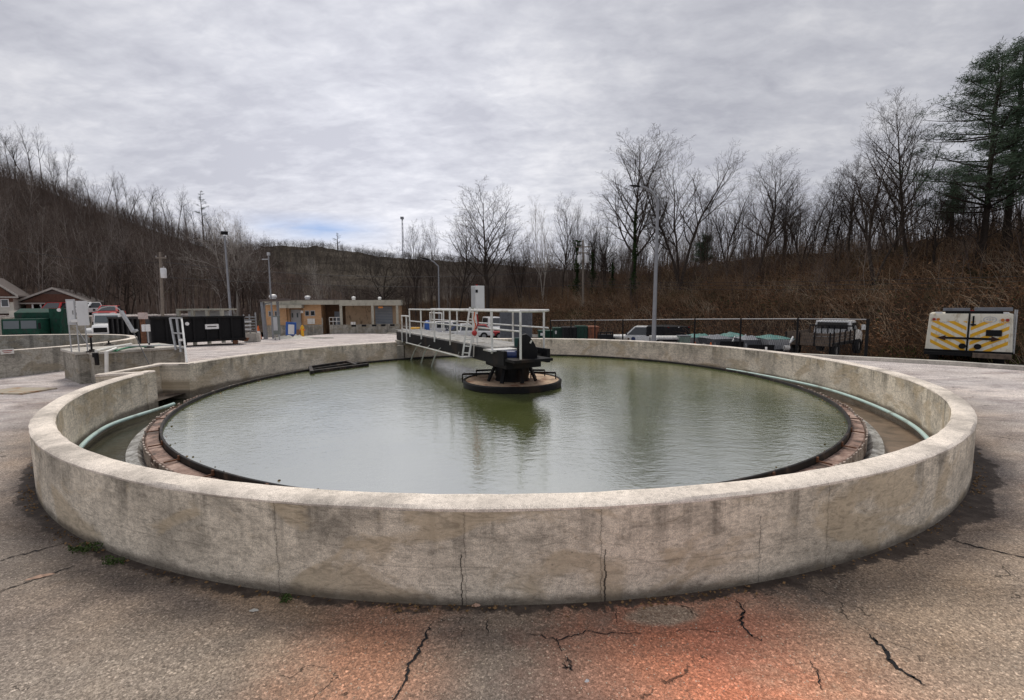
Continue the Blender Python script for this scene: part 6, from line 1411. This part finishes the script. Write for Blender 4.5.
# ------------------------------------------------------------------ fence beyond the kerb
mposts = [(550.6, 16.5, 320.5), (571, 15.6, 320.3), (595, 14.6, 320.2), (623, 13.7, 320), (655, 12.75, 319.6), (695, 11.8, 319.2), (741, 10.8, 319), (798, 9.8, 318.9), (868, 8.8, 319.5)]
fx = []
for px, m, yt_ in mposts: D = 14.9*m/8.8; p = P(px, yt_, D); fx.append(p)
fo = Vector((fx[-1].x, fx[-1].y, gz(fx[-1].x, fx[-1].y))); fn = thing('chain_link_fence', 'low dark chain-link fence with black posts running along the yard edge', 'fence', fo)
for k, p in enumerate(fx): z = gz(p.x, p.y); MB().tube([(p.x-fo.x, p.y-fo.y, z-fo.z), (p.x-fo.x, p.y-fo.y, p.z-fo.z+.02)], .035 if k < 8 else .045, 8).build('post', 'black', fn)
for a, c in zip(fx, fx[1:]):
    MB().tube([a-fo, c-fo], .016, 6).build('top_rail', 'steelpole', fn)
    g = MB(); n = 26
    za, zc_ = gz(a.x, a.y)+.05, gz(c.x, c.y)+.05
    for i in range(n+6):
        for sg_ in (0, 1):
            u0, u1 = (i-6)/n, i/n
            if sg_: u0, u1 = u1, u0
            def pt(u, top): x = a.x+(c.x-a.x)*u; y = a.y+(c.y-a.y)*u; return Vector((x, y, (a.z+(c.z-a.z)*u) if top else (za+(zc_-za)*u)))-fo
            if min(u0, u1) < 0 or max(u0, u1) > 1: continue
            p0, p1 = pt(u0, 0), pt(u1, 1); g.tube([p0, p1], .0035, 3, caps=False)
    g.build('wire_mesh', 'wire', fn)
# second rail barrier behind the machines (pale guard rail along the lot)
g0 = Vector((kp(58, 9.8)[0], kp(58, 9.8)[1], 0)); g0.z = gz(g0.x, g0.y); gr = thing('guard_rail', 'pale rusty guard rail running along the foot of the bank', 'guard rail', g0)
last = None
for k in range(25):
    l = 58-k*1.6; x, y = kp(l, 9.9); z = gz(x, y); v_ = Vector((x, y, z))-g0; MB().bar(v_, v_+Vector((0, 0, .72)), .12).build('post', 'wood', gr)
    if last is not None: MB().bar(last+Vector((0, 0, .60)), v_+Vector((0, 0, .60)), .05, .26).build('rail', 'conc_slab', gr)
    last = v_
# ------------------------------------------------------------------ foreground details
def crack(pts, w_):   # jagged dark groove following ground spots given in metres
    g = random.Random(int(pts[0][0]*100)); P_ = []
    for (a, c) in zip(pts, pts[1:]):
        for k in range(9): t = k/9; P_.append((a[0]+(c[0]-a[0])*t+g.gauss(0, .006), a[1]+(c[1]-a[1])*t+g.gauss(0, .006)))
    P_.append(pts[-1]); n = len(P_); V = []
    for i, p in enumerate(P_):
        q = P_[min(i+1, n-1)]; o_ = P_[max(i-1, 0)]; d = Vector((q[0]-o_[0], q[1]-o_[1])).normalized(); h = w_*(.35+.65*math.sin(math.pi*(i+.5)/n))*g.uniform(.45, 1.5); V += [(p[0]-d.y*h, p[1]+d.x*h, .004), (p[0]+d.y*h, p[1]-d.x*h, .004)]
    return V, [(2*i, 2*i+1, 2*i+3, 2*i+2) for i in range(n-1)]
def gxy(*pp): return [tuple(G(x, y, 0)[:2]) for x, y in pp]
V = []; Fq = []
for pts, w_ in [(gxy((432, 622), (425, 640), (410, 664), (405, 680), (392, 702)), .006), (gxy((866, 634), (884, 648), (893, 665), (926, 686)), .009), (gxy((526, 634), (556, 640), (588, 632), (640, 634)), .003), (gxy((556, 640), (562, 652)), .003), (gxy((487, 622), (488, 636)), .003),
                (gxy((737, 600), (745, 612), (740, 620), (750, 635), (762, 640)), .005), (gxy((952, 541), (985, 549), (1030, 559)), .008), (gxy((-5, 594), (40, 578), (75, 566)), .006), (gxy((-5, 562), (30, 553), (66, 543)), .006), (gxy((810, 662), (818, 676), (822, 690)), .003), (gxy((808, 584), (835, 598)), .0015), (gxy((565, 658), (569, 661), (571, 668), (566, 668), (564, 662)), .003),
                (gxy((640, 634), (700, 630), (760, 640)), .0012), (gxy((615, 610), (618, 624)), .002), (gxy((25, 490), (50, 484)), .004)]:
    v, f = crack(pts, w_); o_ = len(V); V += v; Fq += [tuple(i+o_ for i in q) for q in f]
struct(np_mesh('pavement_cracks', V, Fq, 'interior'))
# leaf and grit litter along the foot of the wall
pts = []; rr = random.Random(77)
for i in range(1500):
    a = R(rr.uniform(-160, -25)); cl = mnoise.noise((a*9, 0, 4))
    if cl < .05 and rr.random() < .8: continue
    r_ = RO+.015+abs(rr.gauss(0, .045)); pts.append((TC.x+r_*math.cos(a), TC.y+r_*math.sin(a), .008+rr.random()*.008))
M_['litter'] = simple('yellow_brown_leaf_litter', (.22, .13, .055), .9, 0, .6, 20)
leaves('leaf_litter', 'litter', pts, .011, 5, 'small yellow brown leaf litter gathered along the foot of the tank wall', 'leaf litter', flat=.25, asp=.6)
pts = []
for i in range(5200):
    y = rr.uniform(1.2, 4.6); x = rr.uniform(-1.2, 1.2)*y*1.05
    if (x-TC.x)**2+(y-TC.y)**2 < (RO+.1)**2: continue
    pts.append((x, y, .005))
M_['grit'] = simple('pale_grit', (.50, .44, .36), .9, 0, .4, 40)
leaves('grit', 'grit', pts, .0036, 6, 'pale loose grit scattered over the near pavement', 'grit', flat=.15, asp=.7)
def weed(px, py, n, r_, label, seed):
    p = G(px, py, 0); o = thing('weed', label, 'weed', p); pts = []; g = random.Random(seed)
    for k in range(n): a = g.uniform(0, 6.28); q = r_*math.sqrt(g.random()); pts.append((q*math.cos(a)*1.6, q*math.sin(a)*.7, .01+g.random()*.045))
    leaves('weed_leaves', 'weed', pts, .012, seed, None, None, parent=o, asp=.45)
    g2 = MB()
    for k in range(12): a = g.uniform(0, 6.28); q = r_*g.random(); g2.tube([(0, 0, 0), (q*math.cos(a)*1.4, q*math.sin(a)*.7, .04)], [.0018, .001], 4)
    g2.build('stems', 'weed', o)
pts = []
for i in range(150):
    a = rr.uniform(0, 6.28); r_ = 5.35-abs(rr.gauss(0, .05)); pts.append((TC.x+r_*math.cos(a), TC.y+r_*math.sin(a), .109))
leaves('floating_leaves', 'litter', pts, .014, 15, 'small brown leaves and scum bits floating on the tank water', 'floating leaves', flat=.05, asp=.6)
weed(86, 552, 180, .07, 'largest green weed clump at the left foot of the tank wall', 1)
weed(114, 565, 110, .045, 'smaller green weed clump just right of the largest one by the wall', 2)
weed(286, 603, 70, .022, 'tiny green weed with reddish litter at the wall foot left of centre', 3)
def flat_leaf(px, py, ln, wd_, rz, mat, label, cat):
    p = G(px, py, 0); n = 8; vs = []
    for i in range(n+1):
        t = i/n; h = wd_*math.sin(math.pi*min(1, t*.96+.02))*(.7+.3*math.sin(i*2.1)); vs += [(ln*(t-.5), h, .010+.006*math.sin(t*3)), (ln*(t-.5), -h*.8, .006)]
    o = MB().add(vs, [(2*i, 2*i+2, 2*i+3, 2*i+1) for i in range(n)]).build('fallen_leaf', mat, None, loc=p, rz=rz); tag(o, label, cat)
M_['leafpink'] = simple('dry_curled_leaf', (.50, .33, .24), .8, 0, .2, 20)
flat_leaf(40, 578, .135, .016, .55, 'leafpink', 'long curled pinkish brown leaf on the left pavement', 'leaf')
flat_leaf(254, 612, .05, .010, .1, 'cream', 'small pale leaf lying before the wall left of centre', 'leaf')
flat_leaf(587, 683, .022, .006, .2, 'white', 'small white scrap on the pavement at the bottom centre', 'scrap')
flat_leaf(476, 607, .05, .014, .1, 'leafpink', 'orange brown leaf pile at the centre foot of the wall', 'leaf')
flat_leaf(939, 521, .06, .010, .5, 'cream', 'pale leaf on damp ground at the right foot of the wall', 'leaf')
